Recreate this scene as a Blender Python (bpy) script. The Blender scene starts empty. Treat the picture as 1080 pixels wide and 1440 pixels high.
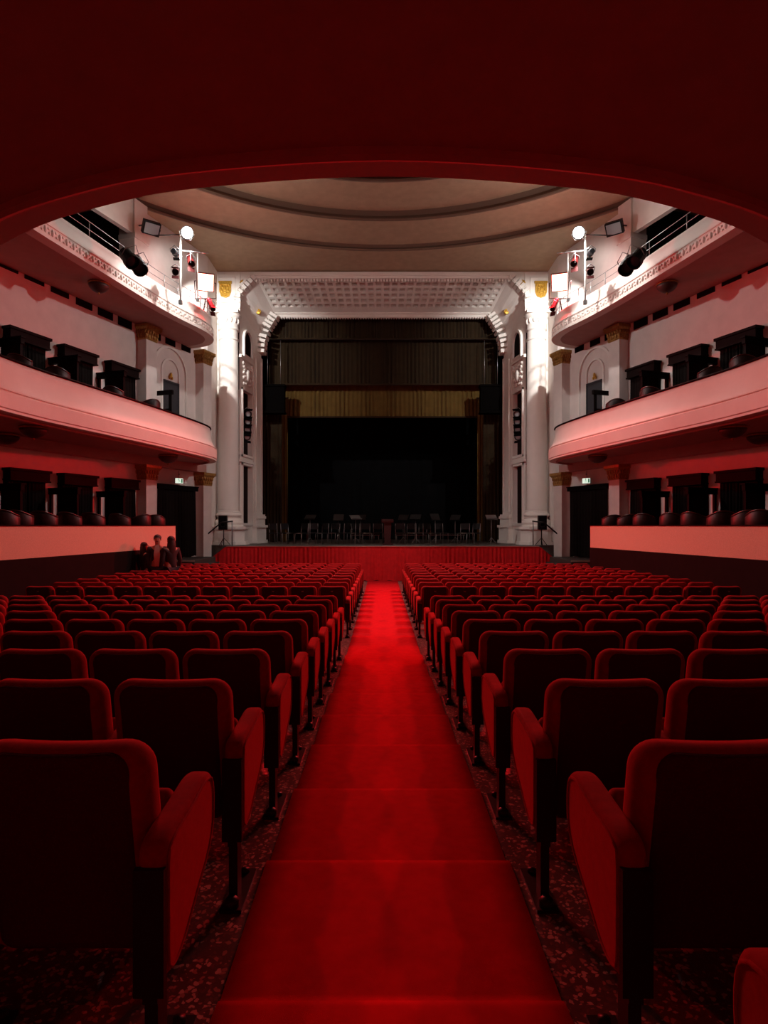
import bpy, bmesh, math, random
from mathutils import Vector, Matrix
random.seed(7)
sc = bpy.context.scene
COL = sc.collection
PI = math.pi
# ---------------------------------------------------------------- measured frame
E, F, VX, VY, AX = 2.12, 855.0, 537.0, 739.0, 0.03      # eye height, focal length (px), vanishing point, axis offset
def U(px, d): return (px - VX) * d / F - AX
def V(py, d): return E + (VY - py) * d / F
# ---------------------------------------------------------------- materials
def mat(name, col, rough=0.6, metal=0.0, noise=0.0, scale=20.0, bump=0.0, bscale=60.0, sheen=0.0, sheen_tint=(1, 1, 1), emit=None, estr=0.0, spec=0.5, coord='Object'):
    m = bpy.data.materials.new(name); m.use_nodes = True
    nt = m.node_tree; b = nt.nodes['Principled BSDF']
    b.inputs['Base Color'].default_value = (*col, 1)
    b.inputs['Roughness'].default_value = rough
    b.inputs['Metallic'].default_value = metal
    b.inputs['Specular IOR Level'].default_value = spec
    if sheen:
        b.inputs['Sheen Weight'].default_value = sheen
        b.inputs['Sheen Roughness'].default_value = 0.4
        b.inputs['Sheen Tint'].default_value = (*sheen_tint, 1)
    if emit:
        b.inputs['Emission Color'].default_value = (*emit, 1)
        b.inputs['Emission Strength'].default_value = estr
    if noise or bump:
        tc = nt.nodes.new('ShaderNodeTexCoord')
    if noise:
        n = nt.nodes.new('ShaderNodeTexNoise'); n.inputs['Scale'].default_value = scale; n.inputs['Detail'].default_value = 4
        nt.links.new(tc.outputs[coord], n.inputs['Vector'])
        r = nt.nodes.new('ShaderNodeValToRGB')
        r.color_ramp.elements[0].position = 0.3; r.color_ramp.elements[1].position = 0.7
        r.color_ramp.elements[0].color = (*[c * (1 - noise) for c in col], 1)
        r.color_ramp.elements[1].color = (*[min(1, c * (1 + noise)) for c in col], 1)
        nt.links.new(n.outputs['Fac'], r.inputs['Fac']); nt.links.new(r.outputs['Color'], b.inputs['Base Color'])
    if bump:
        n2 = nt.nodes.new('ShaderNodeTexNoise'); n2.inputs['Scale'].default_value = bscale; n2.inputs['Detail'].default_value = 3
        nt.links.new(tc.outputs[coord], n2.inputs['Vector'])
        bp = nt.nodes.new('ShaderNodeBump'); bp.inputs['Strength'].default_value = bump; bp.inputs['Distance'].default_value = 0.01
        nt.links.new(n2.outputs['Fac'], bp.inputs['Height']); nt.links.new(bp.outputs['Normal'], b.inputs['Normal'])
    return m
def terrazzo():
    m = bpy.data.materials.new('terrazzo'); m.use_nodes = True
    nt = m.node_tree; b = nt.nodes['Principled BSDF']; b.inputs['Roughness'].default_value = 0.35
    tc = nt.nodes.new('ShaderNodeTexCoord')
    nz = nt.nodes.new('ShaderNodeTexNoise'); nz.inputs['Scale'].default_value = 30
    mx = nt.nodes.new('ShaderNodeMixRGB'); mx.inputs['Fac'].default_value = 0.04
    nt.links.new(tc.outputs['Object'], mx.inputs[1]); nt.links.new(tc.outputs['Object'], nz.inputs['Vector']); nt.links.new(nz.outputs['Color'], mx.inputs[2])
    v = nt.nodes.new('ShaderNodeTexVoronoi'); v.inputs['Scale'].default_value = 50
    nt.links.new(mx.outputs[0], v.inputs['Vector'])
    r = nt.nodes.new('ShaderNodeValToRGB')                      # distance -> chip or matrix
    r.color_ramp.interpolation = 'CONSTANT'
    r.color_ramp.elements[0].color = (1, 1, 1, 1); r.color_ramp.elements[1].position = 0.47; r.color_ramp.elements[1].color = (0, 0, 0, 1)
    nt.links.new(v.outputs['Distance'], r.inputs['Fac'])
    c = nt.nodes.new('ShaderNodeValToRGB'); c.color_ramp.interpolation = 'CONSTANT'
    e = c.color_ramp.elements
    e[0].color = (0.13, 0.06, 0.05, 1); e[1].position = 0.35; e[1].color = (0.33, 0.17, 0.14, 1)
    x = e.new(0.62); x.color = (0.07, 0.04, 0.035, 1)
    x = e.new(0.74); x.color = (0.52, 0.38, 0.32, 1)
    sp = nt.nodes.new('ShaderNodeSeparateColor'); nt.links.new(v.outputs['Color'], sp.inputs[0]); nt.links.new(sp.outputs[0], c.inputs['Fac'])
    m2 = nt.nodes.new('ShaderNodeMixRGB'); m2.inputs[1].default_value = (0.085, 0.045, 0.04, 1)
    nt.links.new(r.outputs['Color'], m2.inputs['Fac']); nt.links.new(c.outputs['Color'], m2.inputs[2])
    nt.links.new(m2.outputs[0], b.inputs['Base Color'])
    return m
M = {}
M['plaster'] = mat('plaster', (0.72, 0.66, 0.62), 0.8, noise=0.05, scale=3, bump=0.15, bscale=40)
M['white'] = mat('white_paint', (0.80, 0.76, 0.71), 0.6, noise=0.03, scale=2)
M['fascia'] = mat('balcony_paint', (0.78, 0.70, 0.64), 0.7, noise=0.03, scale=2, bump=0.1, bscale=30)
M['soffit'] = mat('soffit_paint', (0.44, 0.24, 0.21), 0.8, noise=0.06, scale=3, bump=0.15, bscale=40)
M['ceiling'] = mat('ceiling_paint', (0.40, 0.28, 0.185), 0.9, noise=0.08, scale=4, bump=0.2, bscale=25)
M['ceil_trim'] = mat('ceiling_moulding', (0.16, 0.10, 0.07), 0.9)
M['stipple'] = mat('stippled_plaster', (0.70, 0.47, 0.34), 0.85, noise=0.10, scale=60, bump=0.5, bscale=90)
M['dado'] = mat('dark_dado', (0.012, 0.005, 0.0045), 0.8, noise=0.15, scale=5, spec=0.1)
M['velvet'] = mat('red_velvet', (0.24, 0.007, 0.009), 0.9, noise=0.14, scale=35, sheen=0.35, sheen_tint=(1, 0.1, 0.08), spec=0.15, bump=0.1, bscale=250)
M['back_shade'] = mat('shaded_back_cloth', (0.050, 0.004, 0.004), 0.9, noise=0.3, scale=180, spec=0.1)  # shade of the unlit seat rears, put into the cloth colour
M['black_metal'] = mat('black_metal', (0.008, 0.008, 0.008), 0.45, spec=0.3)
M['carpet'] = mat('red_carpet', (0.56, 0.010, 0.016), 0.95, noise=0.10, scale=14, bump=0.25, bscale=400, spec=0.05)
M['skirt'] = mat('stage_skirt_cloth', (0.70, 0.016, 0.020), 0.85, noise=0.1, scale=8, sheen=0.2, sheen_tint=(1, .2, .15), spec=0.15)
M['gold_drape'] = mat('gold_brown_velvet', (0.115, 0.066, 0.014), 0.85, noise=0.15, scale=3, sheen=0.2, spec=0.2)
M['brown_drape'] = mat('brown_velvet', (0.024, 0.013, 0.004), 0.85, noise=0.15, scale=3, sheen=0.15, spec=0.2)
M['black_cloth'] = mat('black_cloth', (0.0035, 0.0035, 0.004), 0.95, noise=0.2, scale=2, spec=0.1)
M['dark_drape'] = mat('dark_door_curtain', (0.008, 0.005, 0.0045), 0.9, noise=0.2, scale=8, spec=0.08)
M['dark_wood'] = mat('dark_wood', (0.0045, 0.0025, 0.0023), 0.6, noise=0.3, scale=12, spec=0.06)
M['stage_wood'] = mat('stage_boards', (0.10, 0.085, 0.075), 0.6, noise=0.2, scale=5)
M['edge'] = mat('stage_edge', (0.30, 0.25, 0.22), 0.5)
M['gold'] = mat('gold_paint', (0.62, 0.36, 0.05), 0.4, metal=0.5, noise=0.25, scale=25)
M['gold_dark'] = mat('aged_gold', (0.36, 0.20, 0.05), 0.5, metal=0.3, noise=0.3, scale=20)
M['grey_metal'] = mat('grey_metal', (0.30, 0.30, 0.30), 0.35, metal=0.8)
M['chrome'] = mat('chrome', (0.6, 0.6, 0.6), 0.2, metal=1.0)
M['pole'] = mat('pale_pole', (0.6, 0.58, 0.55), 0.4)
M['fixture'] = mat('fixture_black', (0.005, 0.005, 0.006), 0.5, noise=0.3, scale=30, spec=0.15)
M['red_fix'] = mat('fixture_dark_red', (0.045, 0.004, 0.004), 0.5, spec=0.2)
M['pitch'] = mat('matt_black', (0.0025, 0.002, 0.002), 0.9, spec=0.02, noise=0.2, scale=9)
M['lens'] = mat('lens_glass', (0.35, 0.36, 0.38), 0.1)
M['lamp_white'] = mat('lit_lamp', (1, 1, 1), emit=(0.85, 0.95, 1.0), estr=60.0)
M['lamp_red'] = mat('lit_red_flood', (1, 0.8, 0.7), emit=(1.0, 0.30, 0.20), estr=11.0)
M['niche_red'] = mat('lit_red_lens', (0.6, 0.02, 0.02), emit=(1.0, 0.03, 0.02), estr=0.6)
M['exit_face'] = mat('exit_sign_face', (0.8, 0.9, 0.8), emit=(0.75, 0.95, 0.78), estr=0.9)
M['exit_green'] = mat('exit_sign_green', (0.01, 0.22, 0.08), 0.5, emit=(0.01, 0.25, 0.1), estr=0.3)
M['bowl'] = mat('unlit_bowl_glass', (0.055, 0.032, 0.027), 0.5)
M['vent'] = mat('vent_dark', (0.007, 0.004, 0.004), 0.8, spec=0.1)
M['chair_up'] = mat('box_chair_leather', (0.012, 0.004, 0.004), 0.5, noise=0.2, scale=10)
M['chair_red'] = mat('box_chair_wood', (0.05, 0.012, 0.01), 0.3)
M['plastic'] = mat('black_plastic', (0.009, 0.009, 0.010), 0.5, spec=0.3)
M['lectern'] = mat('red_brown_wood', (0.04, 0.006, 0.006), 0.5, noise=0.2, scale=15)
M['dark_void'] = mat('shaded_recess', (0.014, 0.011, 0.009), 0.9, noise=0.1, scale=3)  # darkness of the gallery recess painted into the wall colour
M['skin'] = mat('skin', (0.55, 0.30, 0.21), 0.6)
M['hair'] = mat('dark_hair', (0.015, 0.009, 0.007), 0.6)
M['suit'] = mat('dark_suit', (0.02, 0.018, 0.02), 0.8)
M['shirt'] = mat('pale_shirt', (0.62, 0.42, 0.36), 0.8)
M['coat'] = mat('black_coat', (0.012, 0.011, 0.012), 0.7)
M['jeans'] = mat('dark_trousers', (0.02, 0.02, 0.028), 0.8)
M['bag'] = mat('grey_bag', (0.12, 0.11, 0.11), 0.6)
M['door_grey'] = mat('dark_grey_door', (0.03, 0.03, 0.036), 0.5)
M['terrazzo'] = terrazzo()
M['landing'] = mat('landing_stone', (0.06, 0.05, 0.045), 0.7)
M['nosing'] = mat('step_nosing', (0.42, 0.32, 0.26), 0.6)
M['white_tag'] = mat('small_plate', (0.25, 0.2, 0.18), 0.4)
# ---------------------------------------------------------------- mesh builder
class MB:
    def __init__(s): s.v = []; s.f = []; s.sm = []
    def add(s, vs, fs, smooth=False):
        o = len(s.v); s.v += [tuple(p) for p in vs]
        for f in fs: s.f.append(tuple(i + o for i in f)); s.sm.append(smooth)
    def box(s, x0, x1, y0, y1, z0, z1, mx=None):
        vs = [(x, y, z) for z in (z0, z1) for y in (y0, y1) for x in (x0, x1)]
        if mx is not None: vs = [mx @ Vector(p) for p in vs]
        s.add(vs, [(0, 2, 3, 1), (4, 5, 7, 6), (0, 1, 5, 4), (2, 6, 7, 3), (0, 4, 6, 2), (1, 3, 7, 5)])
    def bar(s, p0, p1, w, h):                       # rectangular bar from p0 to p1
        p0, p1 = Vector(p0), Vector(p1); d = (p1 - p0); L = d.length
        q = d.to_track_quat('Z', 'Y').to_matrix().to_4x4(); q.translation = p0
        s.box(-w / 2, w / 2, -h / 2, h / 2, 0, L, q)
    def loft(s, rings, closed=True, cap=True, smooth=True):
        n = len(rings[0]); vs = [p for r in rings for p in r]; fs = []
        for i in range(len(rings) - 1):
            for j in range(n if closed else n - 1):
                k = (j + 1) % n
                fs.append((i * n + j, i * n + k, (i + 1) * n + k, (i + 1) * n + j))
        o = len(s.v); s.add(vs, fs, smooth)
        if cap and closed:
            s.f.append(tuple(o + j for j in reversed(range(n)))); s.sm.append(False)
            s.f.append(tuple(o + (len(rings) - 1) * n + j for j in range(n))); s.sm.append(False)
    def tube(s, pts, r, n=8, smooth=True):
        pts = [Vector(p) for p in pts]; rings = []
        for i, p in enumerate(pts):
            d = (pts[min(i + 1, len(pts) - 1)] - pts[max(i - 1, 0)]).normalized()
            a = Vector((0, 0, 1)) if abs(d.z) < 0.9 else Vector((1, 0, 0))
            u = d.cross(a).normalized(); w = d.cross(u).normalized()
            rr = r[i] if isinstance(r, (list, tuple)) else r
            rings.append([p + (u * math.cos(t) + w * math.sin(t)) * rr for t in [2 * PI * k / n for k in range(n)]])
        s.loft(rings, smooth=smooth)
    def lathe(s, prof, c=(0, 0, 0), n=16, a0=0, a1=2 * PI, mx=None, smooth=True):
        full = abs(a1 - a0 - 2 * PI) < 1e-6; k = n if full else n + 1
        rings = []
        for r, z in prof:
            ring = [Vector((c[0] + r * math.cos(a0 + (a1 - a0) * i / n), c[1] + r * math.sin(a0 + (a1 - a0) * i / n), c[2] + z)) for i in range(k)]
            if mx is not None: ring = [mx @ p for p in ring]
            rings.append(ring)
        s.loft(rings, closed=full, cap=full, smooth=smooth)
    def prism(s, poly, axis, a, b, mx=None):         # polygon (p,q) extruded along axis from a to b
        def P(p, t):
            v = {'x': (t, p[0], p[1]), 'y': (p[0], t, p[1]), 'z': (p[0], p[1], t)}[axis]
            return mx @ Vector(v) if mx is not None else v
        s.loft([[P(p, a) for p in poly], [P(p, b) for p in poly]], smooth=False)
    def ball(s, c, r, n=10, m=7, mx=None):
        rx, ry, rz = r if isinstance(r, (tuple, list)) else (r, r, r)
        rings = []
        for i in range(m + 1):
            t = -PI / 2 + PI * (0.02 + 0.96 * i / m)
            ring = [Vector((c[0] + rx * math.cos(t) * math.cos(2 * PI * j / n), c[1] + ry * math.cos(t) * math.sin(2 * PI * j / n), c[2] + rz * math.sin(t))) for j in range(n)]
            if mx is not None: ring = [mx @ p for p in ring]
            rings.append(ring)
        s.loft(rings, smooth=True)
def mesh(name, mb, fix=True):
    me = bpy.data.meshes.new(name); me.from_pydata([tuple(p) for p in mb.v], [], mb.f)
    me.polygons.foreach_set('use_smooth', mb.sm)
    if fix:
        bm = bmesh.new(); bm.from_mesh(me); bmesh.ops.recalc_face_normals(bm, faces=bm.faces); bm.to_mesh(me); bm.free()
    me.update(); return me
def obj(name, mb, m, parent=None, label=None, fix=True):
    me = mesh(name, mb, fix) if isinstance(mb, MB) else mb
    if m is not None and not me.materials: me.materials.append(M[m] if isinstance(m, str) else m)
    o = bpy.data.objects.new(name, me); COL.objects.link(o)
    if parent is not None: o.parent = parent
    if label: o['label'] = label
    return o
def tag(o, label, cat, group=None):
    o['label'] = label; o['category'] = cat
    if group: o['group'] = group
    return o
def thing(name, label, cat, loc=(0, 0, 0), rz=0.0, group=None):
    o = bpy.data.objects.new(name, None); COL.objects.link(o)
    o.location = loc; o.rotation_euler = (0, 0, rz); o.empty_display_size = 0.1
    return tag(o, label, cat, group)
def single(name, mb, m, label, cat, group=None):      # a top-level one-mesh thing: origin moved to its base
    n = len(mb.v); c = Vector((sum(p[0] for p in mb.v) / n, sum(p[1] for p in mb.v) / n, min(p[2] for p in mb.v)))
    mb.v = [tuple(Vector(p) - c) for p in mb.v]
    o = obj(name, mb, m); o.location = c
    return tag(o, label, cat, group)
def struct(name, mb, m, parent=None, fix=True):
    o = obj(name, mb, m, parent, fix=fix)
    if parent is None: o['kind'] = 'structure'
    return o
def dup(root, loc, rz=None, label=None):
    def cp(o, par):
        c = o.copy(); COL.objects.link(c); c.parent = par
        for ch in kids.get(o, ()): cp(ch, c)
        return c
    kids = {}
    for ch in root.children_recursive: kids.setdefault(ch.parent, []).append(ch)
    r = cp(root, None); r.location = loc
    if rz is not None: r.rotation_euler = (0, 0, rz)
    if label: r['label'] = label
    return r
SIDE = {-1: 'left', 1: 'right'}
ORD = ['first', 'second', 'third', 'fourth', 'fifth', 'sixth', 'seventh', 'eighth', 'ninth', 'tenth', 'eleventh', 'twelfth']
# ---------------------------------------------------------------- plan curves (left = -1, right = +1)
def wall_x(y): return 8.21 + (20 - y) * 0.34
def wall_pt(s, y, off=0.0, z=0.0):                   # off = distance from the wall into the hall
    n = Vector((-s, -0.34, 0)).normalized()
    return Vector((s * wall_x(y) - AX * 0, y, z)) + n * off
def wall_rz(s):
    n = Vector((-s, -0.34)).normalized()
    return math.atan2(-n.x, n.y)                     # local +Y points into the hall
def wall_d(px): return 15.01 / (abs(537.5 - px) / F + 0.34)
RAILPTS = [(0, 3.82), (1.25, 3.95), (2.04, 4.18), (2.93, 4.62), (4.08, 5.5), (5.28, 6.78), (6.5, 8.5), (7.35, 10.3), (7.73, 11.6), (7.62, 13.2), (7.25, 14.9), (6.85, 16.6), (6.42, 18.6), (6.16, 20.0), (6.05, 20.9), (6.1, 21.6), (6.32, 22.15), (6.7, 22.5), (7.25, 22.7)]
def catmull(P, k=5):
    out = []
    for i in range(len(P) - 1):
        p0, p1, p2, p3 = [Vector(P[max(0, min(len(P) - 1, i + j))]) for j in (-1, 0, 1, 2)]
        for q in range(k):
            t = q / k
            out.append(0.5 * ((2 * p1) + (p2 - p0) * t + (2 * p0 - 5 * p1 + 4 * p2 - p3) * t * t + (3 * p1 - p0 - 3 * p2 + p3) * t ** 3))
    out.append(Vector(P[-1])); return out
half = catmull([(-RAILPTS[1][0], RAILPTS[1][1])] + RAILPTS, 5)[5:]
def normals(C):
    N = []
    for i in range(len(C)):
        t = (C[min(i + 1, len(C) - 1)] - C[max(i - 1, 0)]).normalized()
        N.append(Vector((-t.y, t.x)))
    return N
FULL = [Vector((-p.x, p.y)) for p in reversed(half[1:])] + half     # left stage end -> rear -> right stage end
FN = normals(FULL)                                   # points into the hall
assert FN[len(FULL) // 2].y > 0
# ================================================================ FLOOR, CARPET
def HX(px, d): return (537.5 - px) * d / F
def floor_z(y):
    if y < 9.18: return 0.585 - 0.0519 * math.floor((y - 1.08) / 0.9)
    return max(0.0, 0.118 * (1 - (y - 9.18) / 10.3))
prof = []
y = -2.52
while y < 9.17:
    z = floor_z(y + 0.01); t_ = 0.0259 if y < 1.5 else 0.0; prof += [(y, z + t_), (y + 0.9, z - t_)]; y += 0.9
prof += [(9.18, 0.118), (19.48, 0.0), (40.0, 0.0)]
mb = MB()
vs = []; 
for (yy, zz) in prof: vs += [(-13.5, yy, zz), (13.5, yy, zz)]
mb.add(vs, [(2 * i, 2 * i + 1, 2 * i + 3, 2 * i + 2) for i in range(len(prof) - 1)])
struct('floor', mb, 'terrazzo')
# carpet: drapes over the step edges, a real thickness
cp = []
for i, (yy, zz) in enumerate(prof):
    if yy > 9.3 or yy < -1.7: continue
    if i % 2 == 1:
        dp = zz - prof[i + 1][1]
        cp += [(yy, zz + 0.013)] if dp < 0.005 else [(yy - 0.06, zz + 0.014), (yy - 0.02, zz + 0.011), (yy + 0.012, zz + 0.012 - dp * 0.35), (yy + 0.03, zz - dp + 0.013)]
    else: cp += [(yy + 0.06, zz + 0.014)]
cp = [p for p in cp if p[0] < 9.15] + [(9.3, 0.131), (19.48, 0.014), (23.10, 0.014)]
cp.sort()
rings = []
for k, (yy, zz) in enumerate(cp):
    w = 0.57 + 0.004 * math.sin(yy * 2.3)
    rings.append([(-w, yy, zz - 0.012), (-w, yy, zz)] + [(-w + 2 * w * j / 8, yy, zz + 0.001) for j in range(1, 8)] + [(w, yy, zz), (w, yy, zz - 0.012)])
mb = MB(); mb.loft(rings, closed=True, cap=True, smooth=True)
single('aisle_carpet', mb, 'carpet', 'long red carpet runner down the central aisle to the stage', 'carpet')
# ================================================================ SIDE WALLS, REAR, CEILING
ZC = E + 10.57
for s in (-1, 1):
    n = SIDE[s]
    mb = MB()                                       # main side wall up to the gallery soffit, fanned towards the stage
    a, b = wall_pt(s, 8.0), wall_pt(s, 23.9)
    mb.add([(a.x, a.y, 0), (b.x, b.y, 0), (b.x, b.y, E + 6.70), (a.x, a.y, E + 6.70)], [(0, 1, 2, 3)])
    c = wall_pt(s, 19.9)                            # upper white wall next to the stage, above the gallery floor
    mb.add([(c.x, c.y, E + 6.7), (b.x, b.y, E + 6.7), (b.x, b.y, ZC), (c.x, c.y, ZC)], [(0, 1, 2, 3)])
    mb.add([(b.x, b.y, 0), (b.x, 25.4, 0), (b.x, 25.4, ZC), (b.x, b.y, ZC)], [(0, 1, 2, 3)])
    struct('wall_' + n, mb, 'plaster')
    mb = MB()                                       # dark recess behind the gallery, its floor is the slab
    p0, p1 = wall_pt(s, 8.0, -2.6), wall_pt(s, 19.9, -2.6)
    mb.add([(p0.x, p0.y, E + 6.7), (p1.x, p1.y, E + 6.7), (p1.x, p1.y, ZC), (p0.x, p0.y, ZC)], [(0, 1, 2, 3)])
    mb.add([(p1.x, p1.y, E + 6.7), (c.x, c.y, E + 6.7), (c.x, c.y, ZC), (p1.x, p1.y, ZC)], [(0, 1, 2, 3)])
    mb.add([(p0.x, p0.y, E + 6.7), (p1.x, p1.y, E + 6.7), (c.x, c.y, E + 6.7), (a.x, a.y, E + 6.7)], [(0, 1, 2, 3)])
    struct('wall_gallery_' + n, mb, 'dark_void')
    mb = MB()                                       # beam over the opening of the gallery
    d = wall_pt(s, 8.0, 0.25); e = wall_pt(s, 20.3, 0.25); a2 = wall_pt(s, 8.0, 0.08); e2 = wall_pt(s, 20.3, 0.08)
    mb.loft([[(p.x, p.y, z) for p, z in ((d, E + 9.45), (d, ZC), (a2, ZC), (a2, E + 9.45))], [(p.x, p.y, z) for p, z in ((e, E + 9.45), (e, ZC), (e2, ZC), (e2, E + 9.45))]], smooth=False)
    struct('trim_beam_' + n, mb, 'plaster')
    mb = MB()                                       # pier at the end of the opening
    mx = Matrix.Translation(wall_pt(s, 20.0)) @ Matrix.Rotation(wall_rz(s), 4, 'Z')
    mb.box(-0.3, 0.3, -0.3, 0.32, E + 6.75, ZC, mx); mb.box(-0.34, 0.34, -0.3, 0.37, E + 9.3, E + 9.45, mx)
    struct('trim_pier_' + n, mb, 'plaster')
    mb = MB()                                       # rear side wall, under the balcony
    mb.add([(s * 12.3, 8.0, 0), (s * 12.3, -2.5, 0), (s * 12.3, -2.5, E + 2.5), (s * 12.3, 8.0, E + 2.5)], [(0, 1, 2, 3)])
    mb.add([(s * 12.3, 8.0, E + 2.5), (s * 12.3, -2.5, E + 2.5), (s * 12.3, -2.5, ZC), (s * 12.3, 8.0, ZC)], [(0, 1, 2, 3)])
    struct('wall_rear_' + n, mb, 'plaster')
mb = MB(); mb.add([(-12.3, -2.5, 0), (12.3, -2.5, 0), (12.3, -2.5, ZC), (-12.3, -2.5, ZC)], [(0, 1, 2, 3)])
struct('wall_back', mb, 'plaster')
# ceiling with three stepped rings
CY = 11.7; R = [(11.65, 0.0), (9.66, 0.16), (7.70, 0.42)]
NS = 96
def ring(r, z): return [(r * math.cos(2 * PI * k / NS), CY + r * math.sin(2 * PI * k / NS), z) for k in range(NS)]
mb = MB(); tr = MB()
sq = []
for k in range(NS):
    c_, s_ = math.cos(2 * PI * k / NS), math.sin(2 * PI * k / NS)
    t = min((15.5 / abs(c_)) if abs(c_) > 1e-6 else 1e9, ((25.4 - CY) / s_) if s_ > 1e-6 else 1e9, ((CY + 2.5) / -s_) if s_ < -1e-6 else 1e9)
    sq.append((t * c_, CY + t * s_, ZC))
mb.loft([sq, ring(11.65, ZC)], cap=False, smooth=False)
zz = ZC
for i, (r, dz) in enumerate(R):
    up = [0.16, 0.26, 0.18][i]
    tr.loft([ring(r + 0.05, zz - 0.02), ring(r - 0.07, zz - 0.05), ring(r - 0.10, zz), ring(r - 0.02, zz + up * 0.5), ring(r - 0.14, zz + up + 0.01)], cap=False, smooth=False)
    zz += up
    nxt = R[i + 1][0] if i < 2 else 0.02
    mb.loft([ring(r - 0.02, zz), ring(nxt, zz)], cap=False, smooth=False)
struct('ceiling', mb, 'ceiling')
struct('trim_ceiling', tr, 'ceil_trim')
# ================================================================ BALCONY (one horseshoe) AND GALLERY
def sweep(mb, C, N, prof, smooth=True, closed=False, off=0.0):
    rings = [[(c.x + n.x * (q + off), c.y + n.y * (q + off), E + z) for q, z in prof] for c, n in zip(C, N)]
    mb.loft(rings, closed=closed, cap=closed, smooth=smooth)
bal = thing('balcony', 'horseshoe balcony with smooth pale front, sweeping overhead from side wall to side wall', 'balcony', (0, 4.0, E + 2.29))
def on(o, root):                                     # world-space mesh under an unrotated thing
    o.parent = root; o.data.transform(Matrix.Translation(-Vector(root.location))); return o
mb = MB(); sweep(mb, FULL, FN, [(-0.16, 2.80), (-0.16, 3.42), (-0.03, 3.42), (-0.02, 3.30), (0.0, 3.12), (0.035, 2.96), (0.09, 2.83), (0.155, 2.755)])
on(obj('parapet', mb, 'fascia'), bal)
mb = MB(); sweep(mb, FULL, FN, [(0.155, 2.755), (0.17, 2.75), (0.17, 2.725), (0.135, 2.72), (0.135, 2.695), (0.175, 2.69), (0.20, 2.67), (0.20, 2.36), (0.17, 2.34), (0.17, 2.29), (-0.05, 2.29)], smooth=False)
on(obj('lower_band', mb, 'fascia'), bal)
mb = MB(); sweep(mb, FULL, FN, [(-0.19, 3.42), (0.0, 3.42), (0.01, 3.44), (0.0, 3.465), (-0.18, 3.465)], closed=True)
on(obj('handrail', mb, 'dark_wood'), bal)
# soffit + floor slab between the front curve and the walls
outer = []
nF = len(FULL); mid = nF // 2
for i, p in enumerate(FULL):
    s = -1 if i < mid else 1
    if i == mid: outer.append(Vector((0, -2.5))); continue
    if p.y > 8.4: outer.append(Vector((s * (wall_x(p.y + 0.2) + 0.05), p.y + 0.2)))
    else:
        t = abs(p.x) / 6.6
        outer.append(Vector((s * 12.3 * min(1, t * 1.0), -2.5 + (10.9) * max(0, (t - 0.72) / 0.28))) if t < 1.0 else Vector((s * 12.25, 8.4)))
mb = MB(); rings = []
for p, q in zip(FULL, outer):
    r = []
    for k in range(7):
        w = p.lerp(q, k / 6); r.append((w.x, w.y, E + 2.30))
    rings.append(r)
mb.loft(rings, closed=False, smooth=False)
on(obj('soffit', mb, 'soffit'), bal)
mb = MB(); mb.loft([[(p.x, p.y, E + 2.84), (q.x, q.y, E + 2.84)] for p, q in zip(FULL, outer)], closed=False, smooth=False)
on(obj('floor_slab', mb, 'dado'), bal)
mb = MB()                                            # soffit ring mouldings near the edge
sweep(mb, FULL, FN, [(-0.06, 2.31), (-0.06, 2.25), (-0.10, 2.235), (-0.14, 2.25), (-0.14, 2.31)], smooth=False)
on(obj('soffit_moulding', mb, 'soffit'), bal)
mb = MB()
sweep(mb, FULL, FN, [(-1.5, 2.31), (-1.5, 2.22), (-1.72, 2.22), (-1.72, 2.31)], smooth=False) if False else None
# inner beam under the side balconies, above the columns
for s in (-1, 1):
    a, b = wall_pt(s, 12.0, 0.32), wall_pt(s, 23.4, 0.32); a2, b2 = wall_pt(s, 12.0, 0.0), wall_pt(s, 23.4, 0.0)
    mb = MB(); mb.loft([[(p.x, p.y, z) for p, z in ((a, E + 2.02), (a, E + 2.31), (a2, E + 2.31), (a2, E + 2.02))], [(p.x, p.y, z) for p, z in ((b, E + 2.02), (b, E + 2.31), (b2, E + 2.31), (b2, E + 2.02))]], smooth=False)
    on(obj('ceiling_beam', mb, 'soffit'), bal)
GAL = [(8.3, 9.5), (8.25, 11.6), (8.0, 13.5), (7.7, 15.0), (7.32, 16.8), (7.02, 18.2), (6.75, 19.24), (6.5, 20.0), (6.25, 20.7), (6.13, 21.4), (6.2, 21.9), (6.5, 22.4), (7.0, 22.7), (7.4, 22.8)]
GAL.reverse() if False else None
random.seed(3)
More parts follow.
